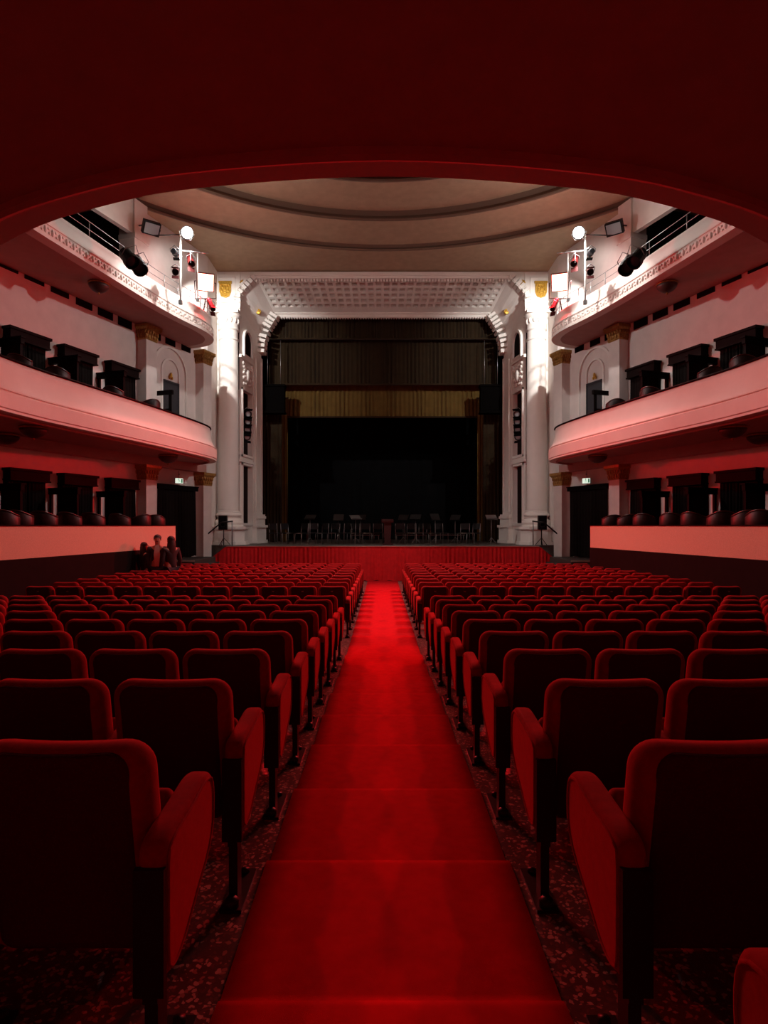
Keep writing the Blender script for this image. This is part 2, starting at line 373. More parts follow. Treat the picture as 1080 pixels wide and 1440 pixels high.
for s in (-1, 1):
    C = [p for p in FULL if p.x * s > 0 and p.y > 9.5]; N = [n for p, n in zip(FULL, FN) if p.x * s > 0 and p.y > 9.5]
    C = catmull([(s * x, y) for x, y in ([GAL[i] for i in (range(len(GAL)) if s > 0 else reversed(range(len(GAL))))])], 5); N = normals(C)
    g = thing('gallery', 'upper gallery with ornamental frieze and rail, high on the %s side wall' % SIDE[s], 'gallery', (s * 8, 16, E + 6.66))
    mb = MB(); sweep(mb, C, N, [(-0.16, 6.75), (-0.16, 7.44), (0.0, 7.44), (0.02, 7.41), (0.0, 7.37), (0.0, 7.25), (0.03, 7.12), (0.06, 7.02)])
    on(obj('parapet', mb, 'fascia'), g)
    mb = MB(); sweep(mb, C, N, [(0.06, 7.05), (0.10, 7.03), (0.10, 7.0), (0.075, 6.99), (0.075, 6.74), (0.11, 6.72), (0.11, 6.66), (-0.2, 6.66)], smooth=False)
    on(obj('frieze_band', mb, 'fascia'), g)
    # relief scrolls of the frieze: pattern of one part
    mb = MB(); L = 0.0; step = 0.0
    for i in range(len(C) - 1):
        seg = (C[i + 1] - C[i]).length; k = 0
        while step < seg:
            c = C[i].lerp(C[i + 1], step / seg); n = N[i]
            q = Matrix.Translation((c.x + n.x * 0.08, c.y + n.y * 0.08, E + 6.865)) @ Matrix.Rotation(math.atan2(n.y, n.x), 4, 'Z')
            mb.ball((0, 0, 0.0), (0.035, 0.05, 0.085), 8, 5, q); mb.ball((0, 0.10, 0.05), (0.025, 0.045, 0.03), 6, 4, q); mb.ball((0, -0.10, -0.05), (0.025, 0.045, 0.03), 6, 4, q)
            step += 0.235
        step -= seg
    on(obj('frieze_moulding', mb, 'fascia'), g)
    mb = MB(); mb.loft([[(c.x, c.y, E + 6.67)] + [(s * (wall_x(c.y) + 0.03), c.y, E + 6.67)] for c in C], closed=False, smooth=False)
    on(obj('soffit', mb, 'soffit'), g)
    mb = MB(); mb.loft([[(c.x, c.y, E + 6.76)] + [(s * (wall_x(c.y) - 0.02), c.y, E + 6.76)] for c in C], closed=False, smooth=False)
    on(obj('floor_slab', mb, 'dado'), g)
    mb = MB()                                        # pipe rail on small posts
    P = [(c.x - n.x * 0.05, c.y - n.y * 0.05) for c, n in zip(C, N)]
    mb.tube([(x, y_, E + 7.86) for x, y_ in P], 0.010, 6); mb.tube([(x, y_, E + 7.65) for x, y_ in P], 0.009, 6)
    for i in range(0, len(P), 4): mb.tube([(P[i][0], P[i][1], E + 7.42), (P[i][0], P[i][1], E + 7.86)], 0.012, 6)
    on(obj('pipe_rail', mb, 'grey_metal'), g)
# ================================================================ STAGE WALL + PROSCENIUM
YO, YI, ZS = 25.3, 27.8, E - 0.787
def OP(px, py): return (HX(px, YO), V(py, YO))
def IP(px, py): return (HX(px, YI), V(py, YI))
Oc = [(334, 440), (332.5, 422), (334.5, 413), (340.5, 406), (349, 397.5), (358, 388)]
Ic = [(366.5, 500), (367.5, 485), (371, 472), (375, 463), (380.5, 454), (387, 444)]
O = [OP(*p) for p in Oc]; I = [IP(*p) for p in Ic]
xo, xi = HX(336, YO), HX(367, YI)
mb = MB()
for s in (-1, 1):
    poly = [(7.6, 0), (xo, 0)] + O + [(0, O[-1][1]), (0, ZC), (7.6, ZC)]
    mb.add([(s * p[0], YO + 0.02, p[1]) for p in poly], [tuple(range(len(poly)))])
struct('wall_stage', mb, 'white')
pro = thing('proscenium_arch', 'white proscenium arch with coffered upper band and splayed sides framing the stage', 'proscenium', (0, 26.5, ZS))
# upper loft between the corner profiles

for s in (-1, 1):
    A = [(s * p[0], YO, p[1]) for p in O]; B = [(s * p[0], YI, p[1]) for p in I]
    mb = MB(); mb.loft([A, B], closed=False, smooth=False); on(obj('corner_splay', mb, 'white'), pro)
# coffered band
def cof(u, v):                                       # u in [-1,1] across, v in [0,1] front to back
    x = u * (O[-1][0] * (1 - v) + I[-1][0] * v); return Vector((x, YO + (YI - YO) * v, O[-1][1] * (1 - v) + I[-1][1] * v))
nrm = (cof(1, 0) - cof(-1, 0)).cross(cof(0, 1) - cof(0, 0)).normalized()
if nrm.z < 0: nrm = -nrm
mb = MB(); NC, NR = 30, 5; v0, v1 = 0.13, 0.80
def quad(m, a, b, c, d): m.add([a, b, c, d], [(0, 1, 2, 3)])
quad(mb, cof(-1, 0), cof(1, 0), cof(1, v0), cof(-1, v0)); quad(mb, cof(-1, v1), cof(1, v1), cof(1, 1), cof(-1, 1))
u0, u1 = -0.985, 0.985
quad(mb, cof(-1, v0), cof(u0, v0), cof(u0, v1), cof(-1, v1)); quad(mb, cof(u1, v0), cof(1, v0), cof(1, v1), cof(u1, v1))
for i in range(NC):
    for j in range(NR):
        a, b = u0 + (u1 - u0) * i / NC, u0 + (u1 - u0) * (i + 1) / NC
        c, d = v0 + (v1 - v0) * j / NR, v0 + (v1 - v0) * (j + 1) / NR
        du, dv = (b - a) * 0.17, (d - c) * 0.2
        o4 = [cof(a, c), cof(b, c), cof(b, d), cof(a, d)]
        i4 = [cof(a + du, c + dv), cof(b - du, c + dv), cof(b - du, d - dv), cof(a + du, d - dv)]
        m4 = [p + nrm * 0.20 for p in i4]
        mb.add(o4 + i4 + m4, [(k, (k + 1) % 4, 4 + (k + 1) % 4, 4 + k) for k in range(4)] + [(4 + k, 4 + (k + 1) % 4, 8 + (k + 1) % 4, 8 + k) for k in range(4)] + [(8, 9, 10, 11)])
        k4 = [cof(a + du * 2, c + dv * 1.9), cof(b - du * 2, c + dv * 1.9), cof(b - du * 2, d - dv * 1.9), cof(a + du * 2, d - dv * 1.9)]
        mb.add([p + nrm * 0.20 for p in k4] + [p + nrm * 0.15 for p in k4], [(k, (k + 1) % 4, 4 + (k + 1) % 4, 4 + k) for k in range(4)] + [(4, 5, 6, 7)])
on(obj('coffered_band', mb, 'white'), pro)
mb = MB()                                            # cornice mouldings along the outer and inner top edges
zO, zI = O[-1][1], I[-1][1]
mb.box(-O[-1][0] - 0.05, O[-1][0] + 0.05, YO - 0.16, YO + 0.1, zO - 0.03, zO + 0.09)
mb.box(-O[-1][0], O[-1][0], YO - 0.08, YO + 0.1, zO - 0.12, zO - 0.03)
mb.box(-I[-1][0], I[-1][0], YI - 0.22, YI + 0.05, zI + 0.02, zI + 0.13)
mb.box(-I[-1][0], I[-1][0], YI - 0.10, YI + 0.05, zI - 0.10, zI + 0.02)
on(obj('cornice', mb, 'white'), pro)
mb = MB()
n = 84
for i in range(n):
    x = -O[-1][0] + 2 * O[-1][0] * (i + 0.5) / n
    mb.box(x - 0.034, x + 0.034, YO - 0.02, YO + 0.14, zO - 0.24, zO - 0.12)
    x = -I[-1][0] + 2 * I[-1][0] * (i + 0.5) / n
    mb.box(x - 0.03, x + 0.03, YI - 0.12, YI + 0.02, zI - 0.16, zI - 0.10)
on(obj('dentil_trim', mb, 'white'), pro)
def brk(P, yy, up, k, s):
    mb = MB()
    for i in range(len(P) - 1):
        a, b = Vector((P[i][0], P[i][1])), Vector((P[i + 1][0], P[i + 1][1]))
        d = (b - a); nn = Vector((d.y, -d.x)).normalized()
        if nn.y * up < 0: nn = -nn
        for t in (0.25, 0.75) if d.length > 0.33 else (0.5,):
            c = a + d * t; ang = math.atan2(d.y, d.x)
            if True:
                q = Matrix.Translation((s * c.x, yy, c.y)) @ Matrix.Rotation((-ang if s > 0 else PI + ang), 4, 'Y')
                L = min(0.34, d.length * 0.62) * k; e = 0.15 if up > 0 else 0.22
                mb.box(-L / 2, L / 2, -0.16 if up > 0 else -0.34, 0.28, -e, e, q); mb.box(-L / 2 - 0.015, L / 2 + 0.015, -0.2, 0.22, 0.05, 0.12, q)
    on(obj('bracket_trim', mb, 'white'), pro)
for s in (-1, 1): brk(O[1:], YO, 1, 0.62, s); brk(I, YI - 0.1, -1, 0.52, s)
# splayed side walls with openings
UU = [0, 0.12, 0.52, 1.0]; ZZ = [ZS - 0.55, E + 0.10, E + 2.55, E + 3.01, E + 5.72, E + 9.2]
for s in (-1, 1):
    def SP(u, z, off=0.0):
        zt = O[0][1] * (1 - u) + I[0][1] * u
        return Vector((s * (xo + (xi - xo) * u + off), YO + (YI - YO) * u, min(z, zt)))
    mb = MB(); rv = MB()
    for i in range(3):
        for j in range(5):
            q = [SP(UU[i], ZZ[j]), SP(UU[i + 1], ZZ[j]), SP(UU[i + 1], ZZ[j + 1]), SP(UU[i], ZZ[j + 1])]
            if i == 1 and j in (1, 3):
                p = [SP(UU[i], ZZ[j], 0.16), SP(UU[i + 1], ZZ[j], 0.16), SP(UU[i + 1], ZZ[j + 1], 0.16), SP(UU[i], ZZ[j + 1], 0.16)]
                rv.add(q + p, [(k, (k + 1) % 4, 4 + (k + 1) % 4, 4 + k) for k in range(4)])
                continue
            quad(mb, *q)
    on(obj('splayed_side', mb, 'white'), pro)
    on(obj('opening_reveal', rv, 'white'), pro)
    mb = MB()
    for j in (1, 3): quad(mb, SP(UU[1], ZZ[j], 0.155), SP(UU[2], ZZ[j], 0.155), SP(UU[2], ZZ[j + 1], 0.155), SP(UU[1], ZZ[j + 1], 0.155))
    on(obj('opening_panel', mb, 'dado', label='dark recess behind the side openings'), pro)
    # arched dark opening: frame + pane
    mb = MB(); fr = MB(); z0, z1 = E + 7.25, E + 7.85; um, uw = 0.32, 0.16
    arc = [(um - uw, z0), (um + uw, z0)] + [(um + uw * math.cos(t), z1 + 0.42 * math.sin(t)) for t in [PI * k / 12 for k in range(13)]]
    mb.add([SP(u, z, -0.012) for u, z in arc], [tuple(range(len(arc)))])
    on(obj('arched_opening', mb, 'vent', label='dark arched opening'), pro)
    def rim(m, sc_in, sc_out, th):
        zc = E + 7.75
        a1 = [(um + (u - um) * sc_in, zc + (z - zc) * sc_in) for u, z in arc]; a2 = [(um + (u - um) * sc_out, zc + (z - zc) * sc_out) for u, z in arc]
        k = len(arc)
        m.add([SP(u, z, -0.02) for u, z in a1] + [SP(u, z, -th) for u, z in a1] + [SP(u, z, -th) for u, z in a2] + [SP(u, z, 0.01) for u, z in a2],
              [(r * k + i, r * k + (i + 1) % k, (r + 1) * k + (i + 1) % k, (r + 1) * k + i) for r in range(3) for i in range(k)])
    rim(fr, 1.0, 1.22, 0.10)
    for j in (1, 3):                                 # flat architraves round the openings
        for (ua, ub, za, zb) in ((UU[1] - .03, UU[1], ZZ[j] - .1, ZZ[j + 1] + .1), (UU[2], UU[2] + .03, ZZ[j] - .1, ZZ[j + 1] + .1), (UU[1] - .03, UU[2] + .03, ZZ[j + 1], ZZ[j + 1] + .1), (UU[1] - .03, UU[2] + .03, ZZ[j] - .1, ZZ[j])):
            fr.loft([[SP(ua, za, 0.01), SP(ub, za, 0.01), SP(ub, zb, 0.01), SP(ua, zb, 0.01)], [SP(ua, za, -0.06), SP(ub, za, -0.06), SP(ub, zb, -0.06), SP(ua, zb, -0.06)]], smooth=False)
    # string mould under the arch and between openings
    for za in (E + 2.66, E + 7.02): fr.loft([[SP(0.0, za, 0.01), SP(0.56, za, 0.01), SP(0.56, za + .12, 0.01), SP(0, za + .12, 0.01)], [SP(0, za, -0.09), SP(0.56, za, -0.09), SP(0.56, za + .12, -0.09), SP(0, za + .12, -0.09)]], smooth=False)
    on(obj('opening_frame', fr, 'white'), pro)
    mb = MB(); random.seed(11)                       # carved relief panel between the arch and the openings
    for k in range(46):
        u = 0.14 + 0.38 * random.random(); z = E + 5.95 + 0.95 * random.random(); c = SP(u, z, -0.03)
        r = random.uniform(0.04, 0.09)
        mb.ball(c, (0.05, r * 1.3, r), 8, 5)
    c = SP(0.32, E + 6.4, -0.05); mb.ball(c, (0.09, 0.22, 0.28), 10, 7)
    on(obj('carved_relief_trim', mb, 'white'), pro)
    mb = MB()                                        # inner pier: strip, base mouldings, pedestal
    def pier(u0, u1, z0, z1, off): mb.loft([[SP(u0, z0, 0.02), SP(u1, z0, 0.02), SP(u1, z0, -off), SP(u0, z0, -off)], [SP(u0, z1, 0.02), SP(u1, z1, 0.02), SP(u1, z1, -off), SP(u0, z1, -off)]], smooth=False)
    pier(0.60, 1.0, E + 0.5, E + 7.6, 0.06); pier(0.58, 1.02, E + 0.02, E + 0.5, 0.16); pier(0.57, 1.03, E + 0.30, E + 0.42, 0.2); pier(0.56, 1.04, E - 0.09, E + 0.02, 0.27)
    pier(0.57, 1.03, ZS - 0.02, E - 0.09, 0.2); pier(0.56, 1.04, ZS - 0.02, ZS + 0.14, 0.26); pier(0.66, 0.70, E + .6, E + 7.4, 0.1); pier(0.92, 0.96, E + .6, E + 7.4, 0.1)
    on(obj('inner_pier', mb, 'white'), pro)
    # gold rosettes
    for (px, py, d, yy) in ((341, 398, YO, YO - 0.02), (365, 441.5, 27.0, 26.72)):
        mb = MB(); c = Vector((s * HX(px, d), yy, V(py, d)))
        q = Matrix.Translation(c) @ Matrix.Rotation(PI / 2, 4, 'X')
        mb.lathe([(0.001, 0.05), (0.05, 0.06), (0.06, 0.03), (0.09, 0.05), (0.11, 0.03), (0.115, -0.05)], n=14, mx=q)
        for k in range(8): mb.ball((0.1 * math.cos(k * PI / 4), 0.1 * math.sin(k * PI / 4), 0.03), 0.026, 6, 4, q)
        on(obj('gold_rosette', mb, 'gold'), pro)
    # ---- engaged column beside the arch
    cx = HX(318.5, 25.0)
    col = thing('stage_column', 'tall white engaged column on a pedestal, %s of the stage opening' % SIDE[s], 'column', (s * cx, 25.2, ZS))
    mb = MB(); r = 0.41
    mb.lathe([(r + 0.01, E + 0.5), (r, E + 0.7), (r, E + 4), (r * 0.93, E + 7.7)], (s * cx, 25.3, 0), n=40)
    on(obj('shaft', mb, 'white'), col)
    mb = MB()
    mb.lathe([(r * .93, E + 7.65), (r, E + 7.68), (r, E + 7.75), (r * .93, E + 7.78), (r * .93, E + 8.05), (r * 1.04, E + 8.10), (r * 1.04, E + 8.16), (r, E + 8.2), (r * 1.02, E + 8.5), (r * 1.18, E + 8.62), (r * 1.2, E + 8.72), (0.05, E + 8.72)], (s * cx, 25.3, 0), n=40, smooth=False)
    mb.box(s * cx - 0.5, s * cx + 0.5, 24.82, 25.5, E + 8.72, E + 8.86)
    for k in range(7):                               # leaf tips round the bell
        t = PI + PI * (k + 0.5) / 7; mb.ball((s * cx + 0.42 * math.cos(t), 25.3 + 0.42 * math.sin(t), E + 8.45), (0.06, 0.06, 0.12), 8, 5)
    on(obj('capital', mb, 'white'), col)
    mb = MB()
    mb.lathe([(r, E + 0.62), (r + .03, E + .58), (r + .03, E + .53), (r + .1, E + .50), (r + .12, E + .44), (r + .1, E + .38), (r + .05, E + .34), (r + .05, E + .28), (r + .16, E + .22), (r + .2, E + .12), (r + .16, E + .03), (r + .2, E), (r + .2, E - .06)], (s * cx, 25.3, 0), n=40, smooth=False)
    on(obj('base', mb, 'white'), col)
    mb = MB()
    def octo(w, f, z0, z1, back=25.6):
        x = s * cx; c = 0.34
        pl = [(x - w, back), (x - w, f + c), (x - w + c, f), (x + w - c, f), (x + w, f + c), (x + w, back)]
        mb.prism(pl, 'z', z0, z1)
    octo(0.80, 24.55, E - 0.16, E - 0.05); octo(0.74, 24.62, ZS + 0.14, E - 0.16); octo(0.80, 24.56, ZS - 0.5, ZS + 0.14)
    mb.box(s * cx - 0.3, s * cx + 0.3, 24.595, 24.65, ZS + 0.22, ZS + 0.56)
    on(obj('pedestal', mb, 'white'), col)
    # entablature block with framed panels above the column
    mb = MB(); x0, x1 = sorted((s * HX(302, 25.1), s * HX(336, 25.1)))
    mb.box(x0, x1, 25.27, 25.36, E + 8.86, ZC - 0.02)
    mb.box(x0 - .02, x1 + .02, 25.15, 25.35, E + 9.0, E + 9.09); mb.box(x0 - .01, x1 + .01, 25.2, 25.35, E + 8.90, E + 9.0); mb.box(x0 - .02, x1 + .02, 25.2, 25.35, E + 9.26, E + 9.31)
    xa, xb = sorted((s * HX(304.5, 25.1), s * HX(329, 25.1)))
    for (a, b, c, d) in ((xa, xb, E + 10.28, E + 10.31), (xa, xb, E + 9.36, E + 9.39), (xa, xa + .03, E + 9.36, E + 10.31), (xb - .03, xb, E + 9.36, E + 10.31)): mb.box(a, b, 25.24, 25.29, c, d)
    on(obj('entablature', mb, 'white'), col)
    # gold shield-shaped relief on the panel
    cxs, czs = s * HX(314.5 if s < 0 else 313, 25.05), V(404, 25.05)
    b = thing('gold_shield', 'gold relief shield on white panel above the %s stage column' % SIDE[s], 'ornament', (cxs, 25.25, czs - 0.35))
    mb = MB(); mb.prism([(-0.27, 0.33), (0.27, 0.33), (0.27, 0.24), (0.24, 0.22), (0.24, -0.12), (0.17, -0.30), (0, -0.36), (-0.17, -0.30), (-0.24, -0.12), (-0.24, 0.22), (-0.27, 0.24)], 'y', -0.05, 0.02)
    mb.v = [(v[0], v[1], v[2] + 0.35) for v in mb.v]
    obj('plate', mb, 'gold', b)
    mb = MB(); q = Matrix.Translation((0, -0.06, 0.35))
    for (x, z, rx, rz_) in ((-.1, .06, .05, .07), (.1, .06, .05, .07), (0, .0, .035, .12), (0, -.16, .1, .035), (-.14, -.08, .04, .09), (.14, -.08, .04, .09), (0, .17, .16, .04), (0, -.26, .07, .04), (-.17, .16, .04, .05), (.17, .16, .04, .05)):
        mb.ball((x, 0, z), (rx, 0.035, rz_), 8, 5, q)
    obj('relief_moulding', mb, 'gold', b)
# ================================================================ STAGE
mb = MB(); mb.box(-5.95, 5.95, 23.22, 25.3, 0, ZS); mb.box(-9, 9, 25.3, 37.5, 0, ZS - 0.001)
mb.box(-7.6, -5.95, 24.2, 25.3, 0, ZS); mb.box(5.95, 7.6, 24.2, 25.3, 0, ZS)
struct('floor_stage', mb, 'stage_wood')
mb = MB(); mb.box(-5.97, 5.97, 23.17, 23.24, ZS - 0.05, ZS + 0.012)
struct('trim_stage_edge', mb, 'edge')
mb = MB(); q = []
mb.add([(-9, 37.4, 0), (9, 37.4, 0), (9, 37.4, 15), (-9, 37.4, 15)], [(0, 1, 2, 3)])
mb.add([(-9, 25.4, 0), (-9, 37.4, 0), (-9, 37.4, 15), (-9, 25.4, 15)], [(0, 1, 2, 3)]); mb.add([(9, 25.4, 0), (9, 37.4, 0), (9, 37.4, 15), (9, 25.4, 15)], [(0, 1, 2, 3)])
mb.add([(-9, 25.4, 15), (9, 25.4, 15), (9, 37.4, 15), (-9, 37.4, 15)], [(0, 1, 2, 3)])
mb.add([(-9, 25.45, ZC - .1), (9, 25.45, ZC - .1), (9, 25.45, 15), (-9, 25.45, 15)], [(0, 1, 2, 3)])
struct('wall_stage_house', mb, 'black_cloth')
def drape(x0, x1, ztop, zbot, yc, pitch, amp, seed, top_curve=None, n=None):
    rnd = random.Random(seed); n = n or int((x1 - x0) / pitch * 8); rows = []
    xs = [x0 + (x1 - x0) * i / n for i in range(n + 1)]
    ph, p = [], rnd.random() * 6
    for i in range(n + 1): p += 2 * PI * (x1 - x0) / n / pitch * rnd.uniform(0.6, 1.4); ph.append(p)
    am = [amp * (0.7 + 0.5 * math.sin(i * 0.13 + seed)) for i in range(n + 1)]
    m = MB()
    for z_k in (0.0, 0.08, 0.4, 0.75, 1.0):
        r = []
        for i, x in enumerate(xs):
            zt = ztop(x) if callable(ztop) else ztop
            zb = zbot + 0.02 * math.sin(ph[i] * 0.31)
            f = 0.35 + 0.65 * min(1, z_k * 2.2)
            r.append((x + 0.01 * math.sin(z_k * 5 + i), yc + am[i] * f * math.sin(ph[i]), zt + (zb - zt) * z_k))
        rows.append(r)
    m.loft(rows, closed=False, smooth=True)
    back = [(v[0], v[1] + 0.02, v[2]) for v in m.v]; k = len(m.v); fs = list(m.f)
    m.v += back; m.f += [tuple(i + k for i in reversed(f)) for f in fs]; m.sm += [True] * len(fs)
    return m
def skirt_top(x):
    a = abs(x); return ZS - 0.015 if a < 5.97 else max(0.2, ZS - 0.015 - (a - 5.97) * 0.80)
sk = thing('stage_skirt', 'red pleated curtain hung along the front edge of the stage', 'curtain', (0, 23.2, 0))
mb = drape(-6.95, 6.95, skirt_top, 0.012, 23.13, 0.15, 0.022, 5); on(obj('pleated_cloth', mb, 'skirt', fix=False), sk)
mb = MB(); mb.tube([(x * 0.1, 23.12, skirt_top(x * .1) - 0.01) for x in range(-69, 70)], 0.014, 6); on(obj('hem', mb, 'skirt'), sk)
# ---- stage drapes
def drapery(name, label, parts, m, cat='curtain'):
    o = thing(name, label, cat, (parts[0][0] + parts[0][1]) / 2 and ((parts[0][0] + parts[0][1]) / 2, parts[0][4], parts[0][3]) or (0, parts[0][4], parts[0][3]))
    for p in parts: on(obj('pleated_cloth', drape(*p), m, fix=False), o)
    x0, x1, zt, zb, yc = parts[0][:5]
    mb = MB(); mb.tube([(x0 - .05, yc, zt), (x1 + .05, yc, zt)], 0.03, 8); on(obj('hanging_bar', mb, 'black_metal'), o)
    if zb > ZS + 1:
        mb = MB(); mb.box(x0, x1, yc - 0.06, yc + 0.06, zb - 0.02, zb + 0.05); on(obj('bottom_hem', mb, 'brown_drape'), o)
    return o
drapery('stage_border', 'topmost dark brown pleated border across the stage opening', [(-5.6, 5.6, V(425, 28.4), V(477, 28.4), 28.4, 0.17, 0.05, 1)], 'brown_drape')
drapery('stage_border', 'middle brown pleated border below the topmost one', [(-5.4, 5.4, V(465, 28.9), V(541, 28.9), 28.9, 0.19, 0.05, 2)], 'brown_drape')
drapery('stage_border', 'lowest gold brown pleated border, just above the black backdrop', [(-5.3, 5.3, V(530, 29.5), V(587, 29.5), 29.5, 0.20, 0.05, 3)], 'gold_drape')
for s in (-1, 1):
    a, b = sorted((s * HX(360, 28.6), s * HX(396, 28.6)))
    drapery('stage_leg_curtain', 'dark brown side curtain hanging at the %s edge of the stage' % SIDE[s], [(a, b, V(560, 28.6), ZS + 0.02, 28.65, 0.16, 0.05, 20 + s)], 'brown_drape')
    a, b = sorted((s * HX(392, 29.3), s * HX(404.5, 29.3)))
    drapery('stage_leg_curtain', 'narrow gold brown curtain edge beside the backdrop, %s side' % SIDE[s], [(a, b, V(560, 29.3), ZS + 0.02, 29.25, 0.14, 0.04, 30 + s)], 'gold_drape')
    h = thing('hanging_cabinet', 'dark box hung before the lowest border, at its %s end' % SIDE[s], 'cabinet', (s * HX(385, 28.1), 28.1, V(582, 28.1)))
    mb = MB(); mb.box(-.5, .5, -.2, .2, 0.05, 1.3); mb.box(-.54, .54, -.24, .24, 1.22, 1.32); mb.box(-.54, .54, -.24, .24, 0, .08); obj('case', mb, 'pitch', h)
    mb = MB(); mb.box(-.42, .42, -.215, -.19, 0.15, 1.15); obj('front_panel', mb, 'pitch', h)
    mb = MB(); mb.tube([(-.3, 0, 1.3), (-.3, 0, 3.4)], 0.012, 6); obj('suspension_cable', mb, 'grey_metal', h)
    mb = MB(); mb.tube([(.3, 0, 1.3), (.3, 0, 3.4)], 0.012, 6); obj('suspension_cable', mb, 'grey_metal', h)
bd = thing('stage_backdrop', 'black backdrop cloth filling the back of the stage', 'backdrop', (0, 33.5, ZS))
on(obj('pleated_cloth', drape(-6.6, 6.6, ZS + 8.0, ZS + 0.02, 33.5, 0.5, 0.04, 9), 'black_cloth', fix=False), bd)
mb = MB(); mb.tube([(-6.7, 33.5, ZS + 8), (6.7, 33.5, ZS + 8)], 0.03, 8); on(obj('hanging_bar', mb, 'black_metal'), bd)
# ================================================================ SIDE FITTINGS (both sides)
LBL = {-1: 'left', 1: 'right'}
def tr_wall(s, y, z=0.0, off=0.0): return wall_pt(s, y, off, z), wall_rz(s)
proto = {}
for s in (-1, 1):
    N_ = LBL[s]; m = -s                              # local +X * m points to the stage... (left: -t, right: +t)
    tsign = 1 if s > 0 else -1                       # local X * tsign = towards the stage
    # ---- square columns with gilt capitals, two per level
    for lev, (zb, zt) in enumerate(((0.0, E + 2.02), (E + 2.845, E + 6.66))):
        for k, (px, nm) in enumerate(((200, 'nearer'), (280, 'next to the stage'))):
            y = wall_d(px)
            loc, rz = tr_wall(s, y, zb)
            lab = '%s gilt-capped square column, %s, on the %s %s level' % ('pinkish', 'beside the stage wall' if k else 'between box doors and stage', N_, 'upper' if lev else 'lower')
            c = thing('square_column', lab, 'column', loc, rz)
            H = zt - zb; ch = 0.5
            mb = MB(); mb.box(-.26, .26, -.02, .36, 0.0, H - ch); mb.box(-.29, .29, -.02, .39, 0, 0.25); obj('shaft', mb, 'plaster', c)
            mb = MB()
            def sq(w, z): return [(-w, -.02, z), (w, -.02, z), (w, w + .1, z), (-w, w + .1, z)]
            mb.loft([sq(.26, H - ch), sq(.285, H - ch + .04), sq(.265, H - ch + .08), sq(.27, H - ch + .2), sq(.33, H - .16), sq(.38, H - .10), sq(.38, H - .01)], smooth=False)
            cap_ = obj('capital', mb, 'gold_dark', c)
            mb = MB()
            for i in range(5):
                for zz in (0.12, 0.26): mb.ball((-.24 + .12 * i, .375 + (zz - .12) * .3, H - ch + zz), (.05, .03, .075), 6, 4); mb.ball((-.275 - (zz - .12) * .3, .0 + .09 * i, H - ch + zz), (.03, .04, .075), 6, 4); mb.ball((.275 + (zz - .12) * .3, .0 + .09 * i, H - ch + zz), (.03, .04, .075), 6, 4)
            obj('capital_leaf', mb, 'gold_dark', cap_)
    # ---- curtained doorways into the boxes
    for lev, zf in enumerate((E - 0.62, E + 2.845)):
        zt = E + (1.46, 5.08)[lev]
        for k, y in enumerate((19.40, 17.72, 16.12, 14.5)):
            loc, rz = tr_wall(s, y, zf); H = zt - zf
            d = thing('curtained_doorway', 'dark curtained box doorway with pelmet, %s from the stage, %s %s level' % (ORD[k], N_, 'upper' if lev else 'lower'), 'doorway', loc, rz, 'curtained box doorways')
            mb = MB(); mb.box(-.60, .60, 0.0, .26, H - .28, H); mb.box(-.64, .64, 0, .30, H - .05, H + .02); mb.box(-.62, .62, 0, .28, H - .30, H - .26); obj('pelmet', mb, 'dark_wood', d)
            for q in (-1, 1):
                a, b = (-.56, -.02) if q < 0 else (.02, .56)
                mm = drape(a, b, H - .27, 0.02, 0.12, 0.11, 0.03, 40 + k + q); obj('curtain', mm, 'dark_drape', d, fix=False)
            mb = MB(); mb.box(-.60, -.55, 0, .08, 0, H - .28); mb.box(.55, .60, 0, .08, 0, H - .28); mb.box(-.55, .55, 0.0, .015, 0, H - .28); obj('frame', mb, 'dark_wood', d)
        # ---- box dividers: dark framed screens square to the wall
        for k, y in enumerate((18.55, 16.90, 15.25)):
            loc, rz = tr_wall(s, y, zf)
            d = thing('box_divider', 'dark framed screen standing between two boxes, %s from the stage, %s %s level' % (ORD[k], N_, 'upper' if lev else 'lower'), 'divider', loc, rz, 'dark screens between the boxes')
            h = 1.76 if lev else 1.62
            mb = MB(); mb.box(-.035, .035, 0.03, .10, 0, h); mb.box(-.035, .035, .36, .43, 0, h); mb.box(-.035, .035, .92, 1.0, 0, h); mb.box(-.035, .035, .03, 1.0, 0, .06); obj('frame', mb, 'dark_wood', d)
            mb = MB(); mb.box(-.05, .05, 0.0, 1.04, h - .14, h); mb.box(-.07, .07, -.0, 1.07, h, h + .04); obj('top_rail', mb, 'dark_wood', d)
            mb = MB(); mb.box(-.02, .02, .40, .95, 0.04, h - .10); obj('panel', mb, 'dado', d)
    # ---- open divider frame beside the arched niche, upper level
    loc, rz = tr_wall(s, 20.85, E + 2.845)
    d = thing('open_divider', 'low open dark frame beside the arched niche, %s upper level' % N_, 'divider', loc, rz)
    mb = MB(); mb.box(-.03, .03, 0.05, .13, 0, 1.72); mb.box(-.03, .03, .72, .80, 0, 1.72); mb.box(-.03, .03, .05, .80, 1.05, 1.12); obj('frame', mb, 'dark_wood', d)
    mb = MB(); mb.box(-.05, .05, 0.0, .86, 1.60, 1.74); obj('top_rail', mb, 'dark_wood', d)
    # ---- arched niche with a dark door, upper level
    y = 21.75; loc, rz = tr_wall(s, y, E + 2.845)
    d = thing('arched_niche', 'double arch moulding round a small dark door, %s upper level' % N_, 'doorway', loc, rz)
